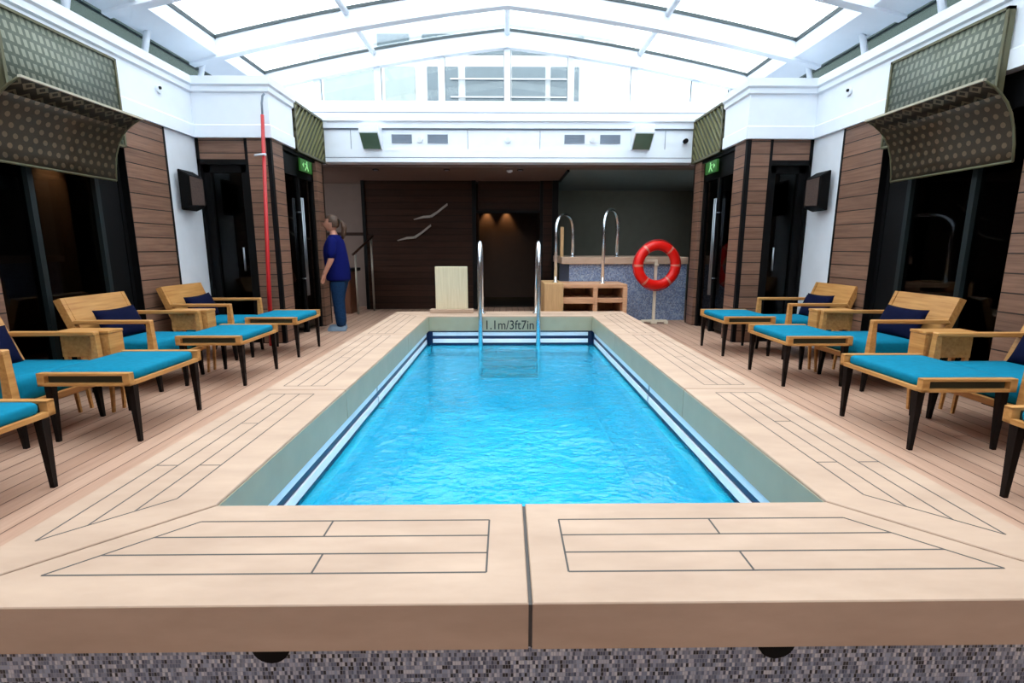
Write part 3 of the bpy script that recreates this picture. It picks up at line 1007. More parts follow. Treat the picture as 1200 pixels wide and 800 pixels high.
chair, ott, tab, pil = make_chair(), make_ottoman(), make_table(), make_pillow()
chairs_in = [
    (-3.39, 3.38, 0, 'teak armchair on the left, nearest the camera and cut by the photo edge'),
    (-3.39, 4.66, 0, 'middle teak armchair on the left, before the smoked glass'),
    (-3.39, 5.93, 0, 'farthest teak armchair on the left, before the white wall panel'),
    (3.50, 3.26, PI, 'teak armchair on the right, nearest the camera and cut by the photo edge'),
    (3.50, 4.60, PI, 'middle teak armchair on the right, before the smoked glass'),
    (3.50, 5.90, PI, 'farthest teak armchair on the right, before the timber column')]
pil_lab = ['navy pillow on the nearest armchair of the left row', 'navy pillow on the middle armchair of the left row', 'navy pillow on the farthest armchair of the left row',
           'navy pillow on the nearest armchair of the right row', 'navy pillow on the middle armchair of the right row', 'navy pillow on the farthest armchair of the right row']
for i, (x, y, rz, lab) in enumerate(chairs_in):
    c = chair if i == 0 else copy_tree(chair, (x, y, 0), rz)
    c.location, c.rotation_euler = (x, y, 0), (0, 0, rz)
    tag(c, lab, 'armchair', 'teak armchairs along the walls')
    p = pil if i == 0 else copy_tree(pil, (0, 0, 0), 0)
    s = 1 if rz == 0 else -1
    p.location = (x - s * .145, y + .0, .572)
    p.rotation_euler = (0.03 * (i % 3 - 1), math.radians(-21), rz)
    tag(p, pil_lab[i], 'pillow', 'navy pillows on the armchairs')
ott_in = [(-2.665, 2.21, 'ottoman with blue cushion at the left photo edge, nearest the camera of its row'),
          (-2.665, 3.51, 'second ottoman from the camera in the left row, fully in view'),
          (-2.665, 4.87, 'third ottoman from the camera in the left row'),
          (-2.665, 6.10, 'farthest ottoman of the left row, beside the red pole'),
          (2.80, 2.04, 'ottoman at the right photo edge, only its corner and leg in view'),
          (2.80, 3.305, 'second ottoman from the camera in the right row, fully in view'),
          (2.80, 4.78, 'third ottoman from the camera in the right row'),
          (2.80, 6.095, 'farthest ottoman of the right row, near the dark side door')]
for i, (x, y, lab) in enumerate(ott_in):
    c = ott if i == 0 else copy_tree(ott, (x, y, 0), 0)
    c.location = (x, y, 0)
    tag(c, lab, 'ottoman', 'ottomans with turquoise cushions')
tab_in = [(-3.215, 3.845, 0, 'small wooden box side table between the nearest and middle armchairs on the left'),
          (-3.215, 5.12, 0, 'small wooden box side table between the middle and farthest armchairs on the left'),
          (3.35, 3.735, PI, 'small wooden box side table between the nearest and middle armchairs on the right'),
          (3.35, 5.06, PI, 'small wooden box side table between the middle and farthest armchairs on the right')]
for i, (x, y, rz, lab) in enumerate(tab_in):
    c = tab if i == 0 else copy_tree(tab, (x, y, 0), rz)
    c.location, c.rotation_euler = (x, y, 0), (0, 0, rz)
    tag(c, lab, 'side table', 'box side tables between the armchairs')

# ------------------------------------------------------------------ perforated screens and curved hoods
def sheet(name, prof, y0, y1, mat, parent, th=.006, along=None):
    """curved sheet: prof list of (x, z); uv in metres"""
    bm = bmesh.new()
    uvl = bm.loops.layers.uv.new('UVMap')
    arc = [0.0]
    for a, b in zip(prof, prof[1:]):
        arc.append(arc[-1] + math.hypot(b[0] - a[0], b[1] - a[1]))
    rows_ = []
    for (x, z) in prof:
        rows_.append((bm.verts.new((x, y0, z)), bm.verts.new((x, y1, z))))
    for i in range(len(prof) - 1):
        f = bm.faces.new((rows_[i][0], rows_[i][1], rows_[i + 1][1], rows_[i + 1][0]))
        f.smooth = True
        for lp, (u, v) in zip(f.loops, ((0, arc[i]), (y1 - y0, arc[i]), (y1 - y0, arc[i + 1]), (0, arc[i + 1]))):
            lp[uvl].uv = (u + 10.0, v + 10.0)
    me = bpy.data.meshes.new(name)
    bm.to_mesh(me)
    bm.free()
    o = bpy.data.objects.new(name, me)
    COL.objects.link(o)
    me.materials.append(mat)
    md = o.modifiers.new('thickness', 'SOLIDIFY')
    md.thickness = th
    md.offset = 0
    if parent:
        o.parent = parent
    return o
for s, X, nm in ((-1, XL, 'left'), (1, XR, 'right')):
    y0, y1 = 3.93, 5.15
    # flat screen on the white band
    e = empty('perforated_screen', (X, 4.7, 2.3))
    tag(e, 'flat perforated metal screen on the white band of the %s wall' % nm, 'wall screen', 'flat perforated screens')
    sy0, sy1, sz0, sz1 = 4.14, 5.33, 2.22, 3.03
    xs = -s * .085
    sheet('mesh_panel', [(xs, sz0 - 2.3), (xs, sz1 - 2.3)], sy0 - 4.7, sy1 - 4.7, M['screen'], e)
    t = .022
    boxes_obj('frame', [((min(xs - s * .012, xs + s * .045), a - 4.7, c - 2.3), (max(xs - s * .012, xs + s * .045), b - 4.7, d - 2.3)) for a, b, c, d in
                        ((sy0, sy0 + t, sz0, sz1), (sy1 - t, sy1, sz0, sz1), (sy0, sy1, sz0, sz0 + t), (sy0, sy1, sz1 - t, sz1))], M['frame'], e)
    # curved hood under it
    e = empty('curved_hood', (X, 4.54, 1.9))
    tag(e, 'curved perforated bronze hood leaning out under the screen on the %s wall' % nm, 'wall hood', 'curved perforated hoods')
    P = [(-.39, 2.45), (-.31, 2.405), (-.245, 2.355), (-.19, 2.295), (-.145, 2.22), (-.11, 2.12), (-.085, 2.0), (-.075, 1.885)]
    P = [(s * a, z - 1.9) for a, z in P]
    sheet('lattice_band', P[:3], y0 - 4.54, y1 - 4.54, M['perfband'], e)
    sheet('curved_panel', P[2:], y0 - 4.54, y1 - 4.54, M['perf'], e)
    bm = bmesh.new()
    for yy in (y0, y1):
        add_tube(bm, [(a, yy - 4.54, z) for a, z in P], .009, 8)
    add_tube(bm, [(P[-1][0], y0 - 4.54, P[-1][1]), (P[-1][0], y1 - 4.54, P[-1][1])], .011, 8)
    obj('frame', bm, M['frame'], e)
    box_obj('lip', (min(P[0][0] - .012, P[0][0] + .012), y0 - 4.55, P[0][1] - .01), (max(P[0][0] - .012, P[0][0] + .012), y1 - 4.53, P[0][1] + .008), M['lip'], e)
    bm = bmesh.new()
    for yy in (y0 + .3, y1 - .3):
        add_tube(bm, [(-s * .08, yy - 4.54, .33), (s * .03, yy - 4.54, .33)], .012, 8)
    obj('bracket', bm, M['black'], e)

# slatted diagonal screens over the side doors, with the exit signs below
for s, X, nm in ((-1, BL, 'left'), (1, BR, 'right')):
    y0, y1, z0, z1 = 7.38, 8.5, 2.56, 3.22
    xs = X - s * .03
    e = empty('slatted_screen', (xs, 7.94, z0))
    tag(e, 'olive bronze screen of diagonal slats above the side door on the %s' % nm, 'wall screen', 'diagonal slat screens')
    box_obj('backing', (min(s * .012, s * .03), y0 - 7.94, 0), (max(s * .012, s * .03), y1 - 7.94, z1 - z0), M['slatback'], e)
    t = .03
    boxes_obj('frame', [((-.016, a - 7.94, c - z0), (.016, b - 7.94, d - z0)) for a, b, c, d in
                        ((y0, y0 + t, z0, z1), (y1 - t, y1, z0, z1), (y0, y1, z0, z0 + t), (y0, y1, z1 - t, z1), )], M['frame'], e)
    bm = bmesh.new()
    h, wd = z1 - z0, y1 - y0
    k = -h
    while k < wd:
        a0 = max(0, k)
        b0 = min(wd, k + h)
        if b0 - a0 > .05:
            yA, zA = y0 - 7.94 + a0, a0 - k
            yB_, zB_ = y0 - 7.94 + b0, b0 - k
            dz = .022
            q = [(yA, zA - dz), (yB_, zB_ - dz), (yB_, zB_ + dz), (yA, zA + dz)]
            q = [(min(max(y_, y0 - 7.94), y1 - 7.94), min(max(z_, .005), h - .005)) for y_, z_ in q]
            add_prism(bm, q, 0, -.01, .012)
        k += .125
    obj('slats', bm, M['slat'], e)
    # exit sign
    ex = empty('exit_sign', (X - s * .01, 7.72, 2.34))
    tag(ex, 'green running man exit sign over the side door on the %s' % nm, 'exit sign', 'exit signs')
    box_obj('sign_plate', (-.015, -.21, -.02), (.015, .21, .15), M['exit'], ex, .004)
    xf = -s * .017
    bm = bmesh.new()
    def blob(poly):
        add_prism(bm, [(a, b) for a, b in poly], 0, xf - .002, xf + .002)
    add_disc(bm, (xf, .02, .118), .016, 0, .004, 12)
    blob([(-.01, .06), (.035, .06), (.035, .1), (-.005, .1)])
    blob([(-.07, .0), (-.05, .0), (.02, .06), (-.005, .065)])
    blob([(.05, .0), (.07, .01), (.035, .065), (.01, .06)])
    blob([(-.06, .085), (.0, .09), (.0, .1), (-.06, .097)])
    blob([(-.15, .07), (-.10, .035), (-.10, .105)])
    obj('running_man', bm, M['exitwhite'], ex)

# ------------------------------------------------------------------ speakers, band discs, red pole
for s, X, nm in ((-1, XL, 'left'), (1, XR, 'right')):
    e = empty('speaker', (X, 6.30, 1.68))
    tag(e, 'dark wall loudspeaker on the white panel of the %s wall' % nm, 'speaker', 'wall loudspeakers')
    bm = bmesh.new()
    px = [(-s * .05, -.15), (-s * .05, .15), (-s * .17, .14), (-s * .21, .06), (-s * .17, -.14)]
    lo_ = [.0, .0, .045, .06, .045]
    add_hex(bm, [(a, b, l_) for (a, b), l_ in zip(px, lo_)], [(a, b, .47 - l_ * 1.6) for (a, b), l_ in zip(px, lo_)])
    bmesh.ops.bevel(bm, geom=bm.edges[:], offset=.01, segments=2, affect='EDGES')
    obj('cabinet', bm, M['black'], e)
    bm = bmesh.new()
    add_hex(bm, [(-s * .173, -.13, .06), (-s * .213, .055, .07), (-s * .219, .053, .07), (-s * .179, -.132, .06)],
            [(-s * .173, -.13, .385), (-s * .213, .055, .365), (-s * .219, .053, .365), (-s * .179, -.132, .385)])
    obj('grille', bm, M['grille'], e)
    boxes_obj('bracket', [((min(0, -s * .06), -.03, .2), (max(0, -s * .06), .03, .27))], M['black'], e)
    e = empty('band_spotlight', (X - s * .022, 6.03, 2.96))
    tag(e, 'small round white fitting with a dark eye on the %s wall band' % nm, 'light fitting', 'round fittings on the side bands')
    bm = bmesh.new()
    add_disc(bm, (-s * .012, 0, 0), .045, 0, .025)
    obj('rim', bm, M['white'], e)
    bm = bmesh.new()
    add_disc(bm, (-s * .03, -.01, .012), .016, 0, .02)
    obj('eye', bm, M['black'], e)

e = empty('rescue_pole', (-3.02, 6.5, 0))
tag(e, 'long red pole standing upright against the timber column of the left bay', 'pole')
bm = bmesh.new()
add_tube(bm, [(-.02, .0, 0), (.0, .03, .9), (.095, .03, 2.82)], .03, 12, .02)
obj('shaft', bm, M['red'], e)
bm = bmesh.new()
add_tube(bm, [(.095, .03, 2.82), (.10, .03, 2.95), (.115, .03, 3.03), (.14, .03, 3.06)], .013, 8)
obj('hook_tip', bm, M['vent'], e)
bm = bmesh.new()
add_tube(bm, [(-.05, .06, 2.36), (.07, .0, 2.36), (.11, .0, 2.36)], .014, 8)
obj('clip', bm, M['white'], e)

# ------------------------------------------------------------------ fittings on the cross beam
for x, w_ in ((-2.1, 'left'), (2.15, 'right')):
    e = empty('floodlight', (x, YE, 2.8))
    tag(e, 'white box floodlight with a green lens on the %s half of the white cross beam' % w_, 'floodlight', 'box floodlights on the beam')
    sh = .02 if x < 0 else -.02
    bm = bmesh.new()
    add_prism(bm, [(.016, -.02), (-.04, -.02), (-.26, .185), (-.26, .31), (.016, .31)], 0, -.15, .15)
    bmesh.ops.bevel(bm, geom=bm.edges[:], offset=.005, segments=1, affect='EDGES')
    obj('housing', bm, M['white'], e)
    bm = bmesh.new()
    add_prism(bm, [(-.052, -.017), (-.258, .175), (-.262, .171), (-.056, -.021)], 0, -.135, .135)
    obj('lens', bm, M['lens'], e)
for x, lab in ((-1.645, 'leftmost slatted vent on the white cross beam'), (-1.075, 'slatted vent on the cross beam, second from the left'),
               (1.10, 'slatted vent on the cross beam, second from the right'), (1.67, 'rightmost slatted vent on the white cross beam')):
    e = empty('air_vent', (x, YE + .012, 2.945))
    tag(e, lab, 'air vent', 'vents on the cross beam')
    boxes_obj('frame', [((-.16, -.01, -.065), (.16, .004, -.052)), ((-.16, -.01, .052), (.16, .004, .065)), ((-.16, -.01, -.065), (-.147, .004, .065)), ((.147, -.01, -.065), (.16, .004, .065))], M['vent'], e)
    boxes_obj('slats', [((-.15, -.006, -.05 + .02 * k), (.15, .004, -.038 + .02 * k)) for k in range(5)] + [((-.15, .0, -.055), (.15, .005, .055))], M['vent'], e)
for x, lab in ((-1.36, 'small round white sensor between the two left vents on the beam'), (.04, 'small round white sensor at the middle of the beam'), (1.39, 'small round white sensor between the two right vents on the beam')):
    e = empty('round_sensor', (x, YE + .014, 2.935))
    tag(e, lab, 'sensor', 'round sensors on the beam')
    bm = bmesh.new()
    add_disc(bm, (0, -.012, 0), .05, 1, .024)
    obj('rim', bm, M['white'], e)
    bm = bmesh.new()
    add_disc(bm, (0, -.026, 0), .03, 1, .012)
    obj('dome', bm, M['panel'], e)
e = empty('security_camera', (2.86, YE + .01, 2.91))
tag(e, 'small black security camera at the right end of the cross beam', 'camera')
box_obj('mount', (-.03, -.02, -.03), (.03, .005, .05), M['white'], e)
bm = bmesh.new()
add_disc(bm, (0, -.05, 0), .035, 1, .07)
obj('barrel', bm, M['black'], e)

# ------------------------------------------------------------------ back area furniture
e = empty('upright_board', (-.73, 6.86, CT))
tag(e, 'pale wooden upright board on a low plinth standing on the far coping', 'board')
box_obj('plinth', (-.29, -.07, 0), (.29, .07, .05), M['coping'], e, .006)
box_obj('board', (-.215, -.035, .05), (.215, .035, .62), M['cream'], e, .008)

def gull(px, pz, lab, w_):
    e = empty('gull_sculpture', (px, YW - .02, pz))
    tag(e, lab, 'wall sculpture', 'silver gulls on the dark timber wall')
    L = [(0, 0), (-.14, -.01), (-.34, -.075), (-.33, -.09), (-.15, -.055), (.0, -.045)]
    R = [(0, 0), (.14, .085), (.34, .235), (.345, .195), (.17, .06), (.02, -.045)]
    for nm, pl in (('left_wing', L), ('right_wing', R)):
        bm = bmesh.new()
        add_prism(bm, pl, 1, -.03, .012)
        obj('wing', bm, M['silver'], e)
gull(-1.84, 1.47, 'lower silver gull on the dark timber wall, to the left', 1)
gull(-1.5, 1.88, 'upper silver gull on the dark timber wall, to the right', 1)

for x in (-2.2, -1.0, .25):
    e = empty('downlight', (x, 9.0, 2.55))
    tag(e, {-2.2: 'leftmost dark recessed downlight in the taupe ceiling', -1.0: 'middle dark recessed downlight in the taupe ceiling', .25: 'right dark recessed downlight in the taupe ceiling, nearest the jacuzzi'}[x], 'downlight', 'recessed downlights')
    bm = bmesh.new()
    add_disc(bm, (0, 0, -.006), .055, 2, .012)
    obj('trim_ring', bm, M['hollow'], e)
    bm = bmesh.new()
    add_disc(bm, (0, 0, -.014), .035, 2, .006)
    obj('lamp_cover', bm, M['vent'], e)
bm = bmesh.new()
add_disc(bm, (0, 0, -.015), .05, 2, .03)
add_disc(bm, (0, 0, -.035), .03, 2, .015)
sd = obj('smoke_detector', bm, M['panel'])
sd.location = (-.03 + .1, 9.05, 2.55)
tag(sd, 'pale round smoke detector in the taupe ceiling', 'smoke detector')

# jacuzzi
e = empty('hot_tub', (2.0, 9.4, 0))
tag(e, 'raised hot tub clad in blue mosaic with a pale wooden rim, at the back right', 'hot tub')
x0, x1, ya, yb = 1.09 - 2.0, 3.12 - 2.0, 8.78 - 9.4, 10.4 - 9.4
boxes_obj('mosaic_wall', [((x0, ya, 0), (x1, ya + .2, .97)), ((x0, yb - .2, 0), (x1, yb, .97)), ((x0, ya + .2, 0), (x0 + .2, yb - .2, .97)), ((x1 - .2, ya + .2, 0), (x1, yb - .2, .97))], M['bluetile'], e)
boxes_obj('rim', [((x0 - .13, ya - .05, .97), (x1, ya + .3, 1.09)), ((x0 - .13, yb - .3, .97), (x1, yb, 1.09)), ((x0 - .13, ya + .3, .97), (x0 + .25, yb - .3, 1.09)), ((x1 - .25, ya + .3, .97), (x1, yb - .3, 1.09))], M['coping'], e, .008)
box_obj('water', (x0 + .2, ya + .2, .3), (x1 - .2, yb - .2, .93), M['basin'], e)
# steps with open shelves
e = empty('step_unit', (1.25, 8.2, 0))
tag(e, 'wooden step unit with open shelf bays in front of the hot tub', 'steps')
ox = 1.25
boxes_obj('top_board', [((.90 - ox, -.2, .62), (1.92 - ox, .52, .68))], M['stepwood'], e, .006)
boxes_obj('side_panel', [((.60 - ox, -.3, 0), (.90 - ox, .52, .70))], M['stepside'], e, .006)
for xu in (1.38, 1.85):
    box_obj('upright', (xu - ox, -.22, 0), (xu + .07 - ox, .5, .63), M['stepwood'], e, .004)
for lo_, hi_ in (((.88, -.26, .38), (1.38, .47, .47)), ((1.45, -.2, .39), (1.85, .47, .46)), ((.88, -.28, .08), (1.38, .47, .2)), ((1.45, -.2, .1), (1.85, .47, .2))):
    box_obj('shelf', (lo_[0] - ox, lo_[1], lo_[2]), (hi_[0] - ox, hi_[1], hi_[2]), M['stepwood'], e, .004)
boxes_obj('back_panel', [((.9 - ox, .48, 0), (1.9 - ox, .51, .63))], M['stepside'], e)
for i, (xa, xb, zb, lab) in enumerate(((.80, 1.16, 1.09, 'left looped steel handrail between the steps and the hot tub'), (1.56, 1.93, 1.09, 'right looped steel handrail between the steps and the hot tub'))):
    z0 = .70 if i == 0 else .68
    e = empty('handrail', (xa, 8.2, z0))
    tag(e, lab, 'handrail', 'looped handrails at the hot tub')
    a, b = Vector((0, 0, 0)), Vector((xb - xa, .72, zb - z0))
    zt = (1.78 if i == 0 else 1.86) - z0
    m = (a + b) / 2
    pts = [a, Vector((0, 0, zt - .3))] + bez((0, 0, zt - .3), (0, 0, zt), (m.x, m.y, zt), 8)[1:] + bez((m.x, m.y, zt), (b.x, b.y, zt), (b.x, b.y, zt - .32), 8)[1:] + [b]
    bm = bmesh.new()
    add_tube(bm, pts, .027, 10)
    obj('rail', bm, M['metal'], e)
    bm = bmesh.new()
    add_disc(bm, (0, 0, .005), .05, 2, .01)
    add_disc(bm, (b.x, b.y, b.z + .005), .05, 2, .01)
    obj('flange', bm, M['metal'], e)
tw = struct(box_obj('trim_60', (.955, 8.98, 1.09), (1.01, 9.04, 1.6), M['stepside']))

# lifebuoy on its stand
e = empty('buoy_stand', (2.46, 8.36, 0))
tag(e, 'cream metal stand on a footed base holding the red lifebuoy', 'stand')
boxes_obj('base', [((-.2, -.03, .03), (.22, .03, .065)), ((-.22, -.04, 0), (-.16, .04, .05)), ((.18, -.04, 0), (.24, .04, .05)), ((-.05, -.05, .0), (.05, .2, .04))], M['stand'], e, .006)
box_obj('post', (-.022, -.022, .06), (.022, .022, 1.05), M['stand'], e, .004)
boxes_obj('cradle', [((-.03, -.06, .955), (.03, .02, .985)), ((-.18, -.02, 1.02), (.02, .02, 1.06))], M['stand'], e, .004)
R_, r_ = .315, .078
ring = empty('lifebuoy', (2.45, 8.27, .965))
ring.rotation_euler = (0, 0, math.radians(8))
tag(ring, 'orange red lifebuoy ring hanging on the cream stand', 'lifebuoy')
def torus(bm, R, r, a0, a1, nu, nv):
    rings = []
    closed = abs(a1 - a0 - 2 * PI) < 1e-6
    for i in range(nu + (0 if closed else 1)):
        a = a0 + (a1 - a0) * i / nu
        rings.append([bm.verts.new(((R + r * math.cos(2 * PI * k / nv)) * math.cos(a), .8 * r * math.sin(2 * PI * k / nv), (R + r * math.cos(2 * PI * k / nv)) * math.sin(a))) for k in range(nv)])
    m = len(rings)
    for i in range(m if closed else m - 1):
        for k in range(nv):
            bm.faces.new((rings[i][k], rings[i][(k + 1) % nv], rings[(i + 1) % m][(k + 1) % nv], rings[(i + 1) % m][k])).smooth = True
bm = bmesh.new()
torus(bm, R_, r_, 0, 2 * PI, 48, 16)
obj('shell', bm, M['ring'], ring)
for a in (180, 128, 232, 0, 50, 308):
    bm = bmesh.new()
    torus(bm, R_, r_ + .003, math.radians(a - 3), math.radians(a + 3), 4, 16)
    obj('reflective_band', bm, M['tape'], ring)
bm = bmesh.new()
for k in range(4):
    a0, a1 = math.radians(45 + 90 * k), math.radians(135 + 90 * k)
    pts = []
    for i in range(13):
        a = a0 + (a1 - a0) * i / 12
        rr = R_ + r_ + .002 + .012 * math.sin(PI * i / 12)
        pts.append((rr * math.cos(a), 0, rr * math.sin(a)))
    add_tube(bm, pts, .008, 6)
obj('grab_rope', bm, M['red'], ring)

# cabinet and hand rail at the back left
e = empty('low_cabinet', (-3.05, 9.9, 0))
tag(e, 'low brown cabinet with a black top at the back left, behind the person', 'cabinet')
box_obj('body', (-.25, -.2, 0), (.1, .3, .8), M['trunk'], e, .006)
box_obj('top', (-.27, -.22, .8), (.16, .32, .86), M['black'], e, .006)
box_obj('door', (-.23, -.215, .06), (.08, -.2, .76), M['trunk'], e, .003)
e = empty('stair_rail', (-2.72, 9.9, 0))
tag(e, 'slim sloping stair rail on two thin posts beside the dark timber wall', 'handrail')
for x, y, h in ((-.08, -.3, 1.15), (.07, .3, 1.42)):
    bm = bmesh.new()
    add_tube(bm, [(x, y, 0), (x, y, h)], .02, 8)
    obj('post', bm, M['silver'], e)
bm = bmesh.new()
add_tube(bm, [(-.10, -.38, 1.12), (.09, .38, 1.47)], .022, 8)
obj('rail', bm, M['backwood'], e)

# ------------------------------------------------------------------ lamps behind glass
def spot(name, loc, tgt, power, size, col=(1, .62, .28)):
    l = bpy.data.lights.new(name, 'SPOT')
    l.energy = power
    l.color = col
    l.spot_size = math.radians(size)
    l.spot_blend = .8
    l.shadow_soft_size = .03
    o = bpy.data.objects.new(name, l)
    COL.objects.link(o)
    o.location = loc
    o.rotation_euler = (Vector(tgt) - Vector(loc)).to_track_quat('-Z', 'Y').to_euler()
    return o
c0 = box_obj('wall_left_lit_panel', (XL - .36, 4.72, .012), (XL - .33, 5.06, ZB - .003), M['roombrown'])
struct(c0)
spot('cabin_spot', (XL - .21, 4.88, 2.2), (XL - .33, 4.88, 1.75), 500, 60, (1, .68, .3))
spot('corridor_spot', (-.45, 12.78, 2.2), (-.47, 12.9, 1.75), 14, 70)
spot('corridor_spot', (.02, 12.78, 2.2), (.02, 12.9, 1.75), 14, 70)

# ------------------------------------------------------------------ the person at the side door
def skin_mesh(name, nodes, edges, mat, parent, root=0, sub=2):
    me = bpy.data.meshes.new(name + '_cage')
    me.from_pydata([n[0] for n in nodes], edges, [])
    o = bpy.data.objects.new(name + '_cage', me)
    COL.objects.link(o)
    md = o.modifiers.new('skin', 'SKIN')
    md.use_smooth_shade = True
    for i, n in enumerate(nodes):
        sv = me.skin_vertices[0].data[i]
        r = n[1]
        sv.radius = r if isinstance(r, tuple) else (r, r)
        sv.use_root = (i == root)
    sb = o.modifiers.new('sub', 'SUBSURF')
    sb.levels = sb.render_levels = sub
    bpy.context.view_layer.update()
    d = bpy.context.evaluated_depsgraph_get()
    m2 = bpy.data.meshes.new_from_object(o.evaluated_get(d))
    m2.name = name
    bpy.data.objects.remove(o)
    for f in m2.polygons:
        f.use_smooth = True
    m2.materials.clear()
    m2.materials.append(mat)
    r = bpy.data.objects.new(name, m2)
    COL.objects.link(r)
    r.parent = parent
    return r
def loft(bm, secs, seg=22):
    rings = []
    for cx, cy, z, rx, ry in secs:
        rings.append([bm.verts.new((cx + rx * math.cos(2 * PI * k / seg), cy + ry * math.sin(2 * PI * k / seg), z)) for k in range(seg)])
    for i in range(len(rings) - 1):
        for k in range(seg):
            j = (k + 1) % seg
            bm.faces.new((rings[i][k], rings[i][j], rings[i + 1][j], rings[i + 1][k])).smooth = True
    bm.faces.new(rings[0][::-1])
    bm.faces.new(rings[-1])
def soft(o, lv=1):
    m_ = o.modifiers.new('smooth', 'SUBSURF')
    m_.levels = m_.render_levels = lv
    return o
# local: +x is the way the person faces, +y the person's left
pr = empty('person', (-2.56, 7.75, 0), PI)
tag(pr, 'person with brown ponytail, royal blue top and jeans facing the left side door', 'person')
N, Ed = [], []
def nd(p, r, par=None):
    N.append((p, r))
    if par is not None:
        Ed.append((par, len(N) - 1))
    return len(N) - 1
pel = nd((-.04, 0, .90), .11)
wst = nd((-.02, 0, 1.05), .11, pel)
chs = nd((-.01, 0, 1.22), .11, wst)
upc = nd((-.02, 0, 1.36), .075, chs)
nck = nd((.0, 0, 1.44), .052, upc)
nk2 = nd((.02, 0, 1.52), .05, nck)
for s in (1, -1):
    o_ = .05 if s < 0 else 0
    hp = nd((-.05, s * .09, .80), .085, pel)
    kn = nd((-.03 + o_, s * .095, .47), .055, hp)
    an = nd((-.06 + o_, s * .10, .10), .04, kn)
    hl = nd((-.04 + o_, s * .10, .05), .036, an)
    te = nd((.09 + o_, s * .115, .03), .024, hl)
    sh = nd((-.02, s * .165, 1.32), .045, upc)
    el = nd((-.02, s * .245, 1.08), .046, sh)
    wr = nd((.085, s * .235, .885), .029, el)
    pm = nd((.115, s * .23, .82), .031, wr)
    for k, (dx, dy, dz) in enumerate(((.034, .022, -.06), (.026, .008, -.075), (.014, -.008, -.073), (.002, -.022, -.06))):
        f1 = nd((.115 + dx * .7, s * (.23 + dy), .82 + dz * .75), .0105, pm)
        nd((.115 + dx * .75 + .004, s * (.226 + dy), .82 + dz * 1.35), .0085, f1)
    t1 = nd((.135, s * .20, .845), .012, wr)
    nd((.155, s * .19, .80), .009, t1)
body = skin_mesh('body', N, Ed, M['skin'], pr)
# head with face, joined to the same surface
bm = bmesh.new()
bm.from_mesh(body.data)
HC = Vector((.035, 0, 1.60))
hm = Matrix.Translation(HC) @ Matrix.Diagonal((.095, .075, .118, 1))
hv = bmesh.ops.create_uvsphere(bm, u_segments=28, v_segments=22, radius=1.0, matrix=hm)['verts']
for v in hv:
    q = v.co - HC
    if q.x > .01 and q.z < -.03:
        v.co.x += .016                       # jaw and chin
        v.co.y *= .84
    if q.x > .06 and abs(q.y) < .022 and -.045 < q.z < .015:
        v.co.x += .026 * (1 - abs(q.y) / .022)  # nose
    if q.x > .05 and .012 < abs(q.y) < .05 and .0 < q.z < .035:
        v.co.x -= .009                       # eye sockets
    if q.x > .06 and abs(q.y) < .03 and -.075 < q.z < -.055:
        v.co.x -= .006                       # mouth
for s in (1, -1):
    bmesh.ops.create_uvsphere(bm, u_segments=10, v_segments=8, radius=1.0, matrix=Matrix.Translation((.03, s * .076, 1.595)) @ Matrix.Diagonal((.018, .009, .03, 1)))
for f in bm.faces:
    f.smooth = True
bm.to_mesh(body.data)
bm.free()
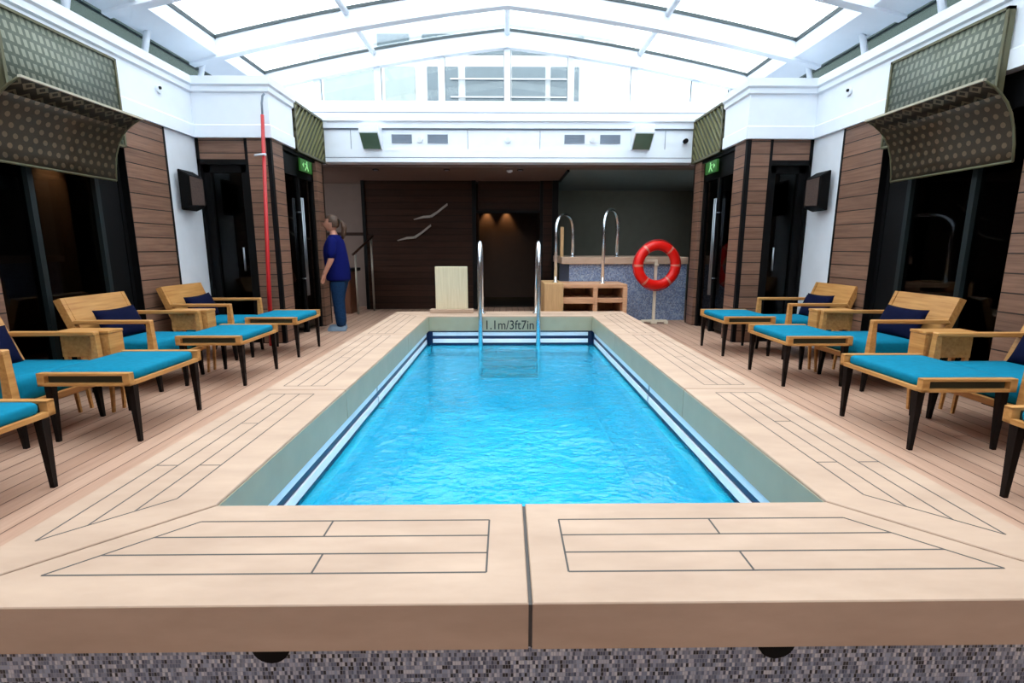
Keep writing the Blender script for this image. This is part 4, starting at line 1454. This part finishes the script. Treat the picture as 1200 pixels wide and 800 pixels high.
# clothes
bm = bmesh.new()
loft(bm, [(-.03, 0, .755, .170, .205), (-.03, 0, .77, .176, .21), (-.03, 0, .92, .178, .21), (-.015, 0, 1.06, .176, .20), (.0, 0, 1.19, .172, .195),
          (.0, 0, 1.28, .155, .195), (-.01, 0, 1.35, .125, .185), (-.012, 0, 1.405, .095, .13), (-.005, 0, 1.445, .068, .075)])
for s in (1, -1):
    pts = [(-.02, s * .13, 1.375), (-.02, s * .185, 1.33), (-.02, s * .225, 1.22), (-.018, s * .25, 1.07)]
    add_tube(bm, pts, .062, 16, .072)
soft(obj('blue_top', bm, M['tee'], pr))
bm = bmesh.new()
loft(bm, [(-.045, 0, .70, .135, .17), (-.045, 0, .80, .158, .19), (-.04, 0, .95, .15, .185)])
for s in (1, -1):
    o_ = .05 if s < 0 else 0
    loft(bm, [(-.06 + o_, s * .10, .045, .078, .07), (-.055 + o_, s * .10, .2, .075, .07), (-.03 + o_, s * .098, .46, .082, .078), (-.04 + o_ * .5, s * .095, .66, .108, .095), (-.045, s * .09, .80, .13, .10)], 18)
soft(obj('jeans', bm, M['jeans'], pr))
for s in (1, -1):
    o_ = .05 if s < 0 else 0
    bm = bmesh.new()
    pts = [(-.10, -.035), (-.08, -.042), (.05, -.045), (.14, -.05), (.18, -.03), (.185, .0), (.17, .03), (.1, .045), (-.08, .04), (-.10, .03)]
    lo = [(px_ - .03 + o_, s * .105 + py_, 0) for px_, py_ in pts]
    hi = [(px_ * .93 - .03 + o_, s * .105 + py_ * .8, .06 if px_ > .1 else .085) for px_, py_ in pts]
    add_hex(bm, lo, hi)
    bmesh.ops.bevel(bm, geom=bm.edges[:], offset=.008, segments=2, affect='EDGES')
    obj('shoe', bm, M['shoe'], pr)
bm = bmesh.new()
hv = bmesh.ops.create_uvsphere(bm, u_segments=28, v_segments=20, radius=1.0, matrix=Matrix.Translation((.018, 0, 1.612)) @ Matrix.Diagonal((.108, .086, .122, 1)))['verts']
bmesh.ops.delete(bm, geom=[v for v in hv if (v.co.x > .06 and v.co.z < 1.665) or (v.co.x > .015 and v.co.z < 1.60) or v.co.z < 1.53], context='VERTS')
for f in bm.faces:
    f.smooth = True
pts = [Vector(q) for q in ((-.07, 0, 1.655), (-.11, 0, 1.65), (-.15, 0, 1.60), (-.155, 0, 1.52), (-.14, 0, 1.44), (-.13, 0, 1.37))]
rr = (.03, .034, .042, .042, .034, .012)
for i in range(len(pts) - 1):
    pass
prev = None
for p_, r0_ in zip(pts, rr):
    ring_ = [bm.verts.new(p_ + Vector((r0_ * math.cos(2 * PI * k / 12), r0_ * math.sin(2 * PI * k / 12), (.6 if p_.z > 1.6 else 0) * r0_ * math.cos(2 * PI * k / 12)))) for k in range(12)]
    if prev:
        for k in range(12):
            bm.faces.new((prev[k], prev[(k + 1) % 12], ring_[(k + 1) % 12], ring_[k])).smooth = True
    else:
        bm.faces.new(ring_)
    prev = ring_
bm.faces.new(prev)
obj('hair', bm, M['hair'], pr)
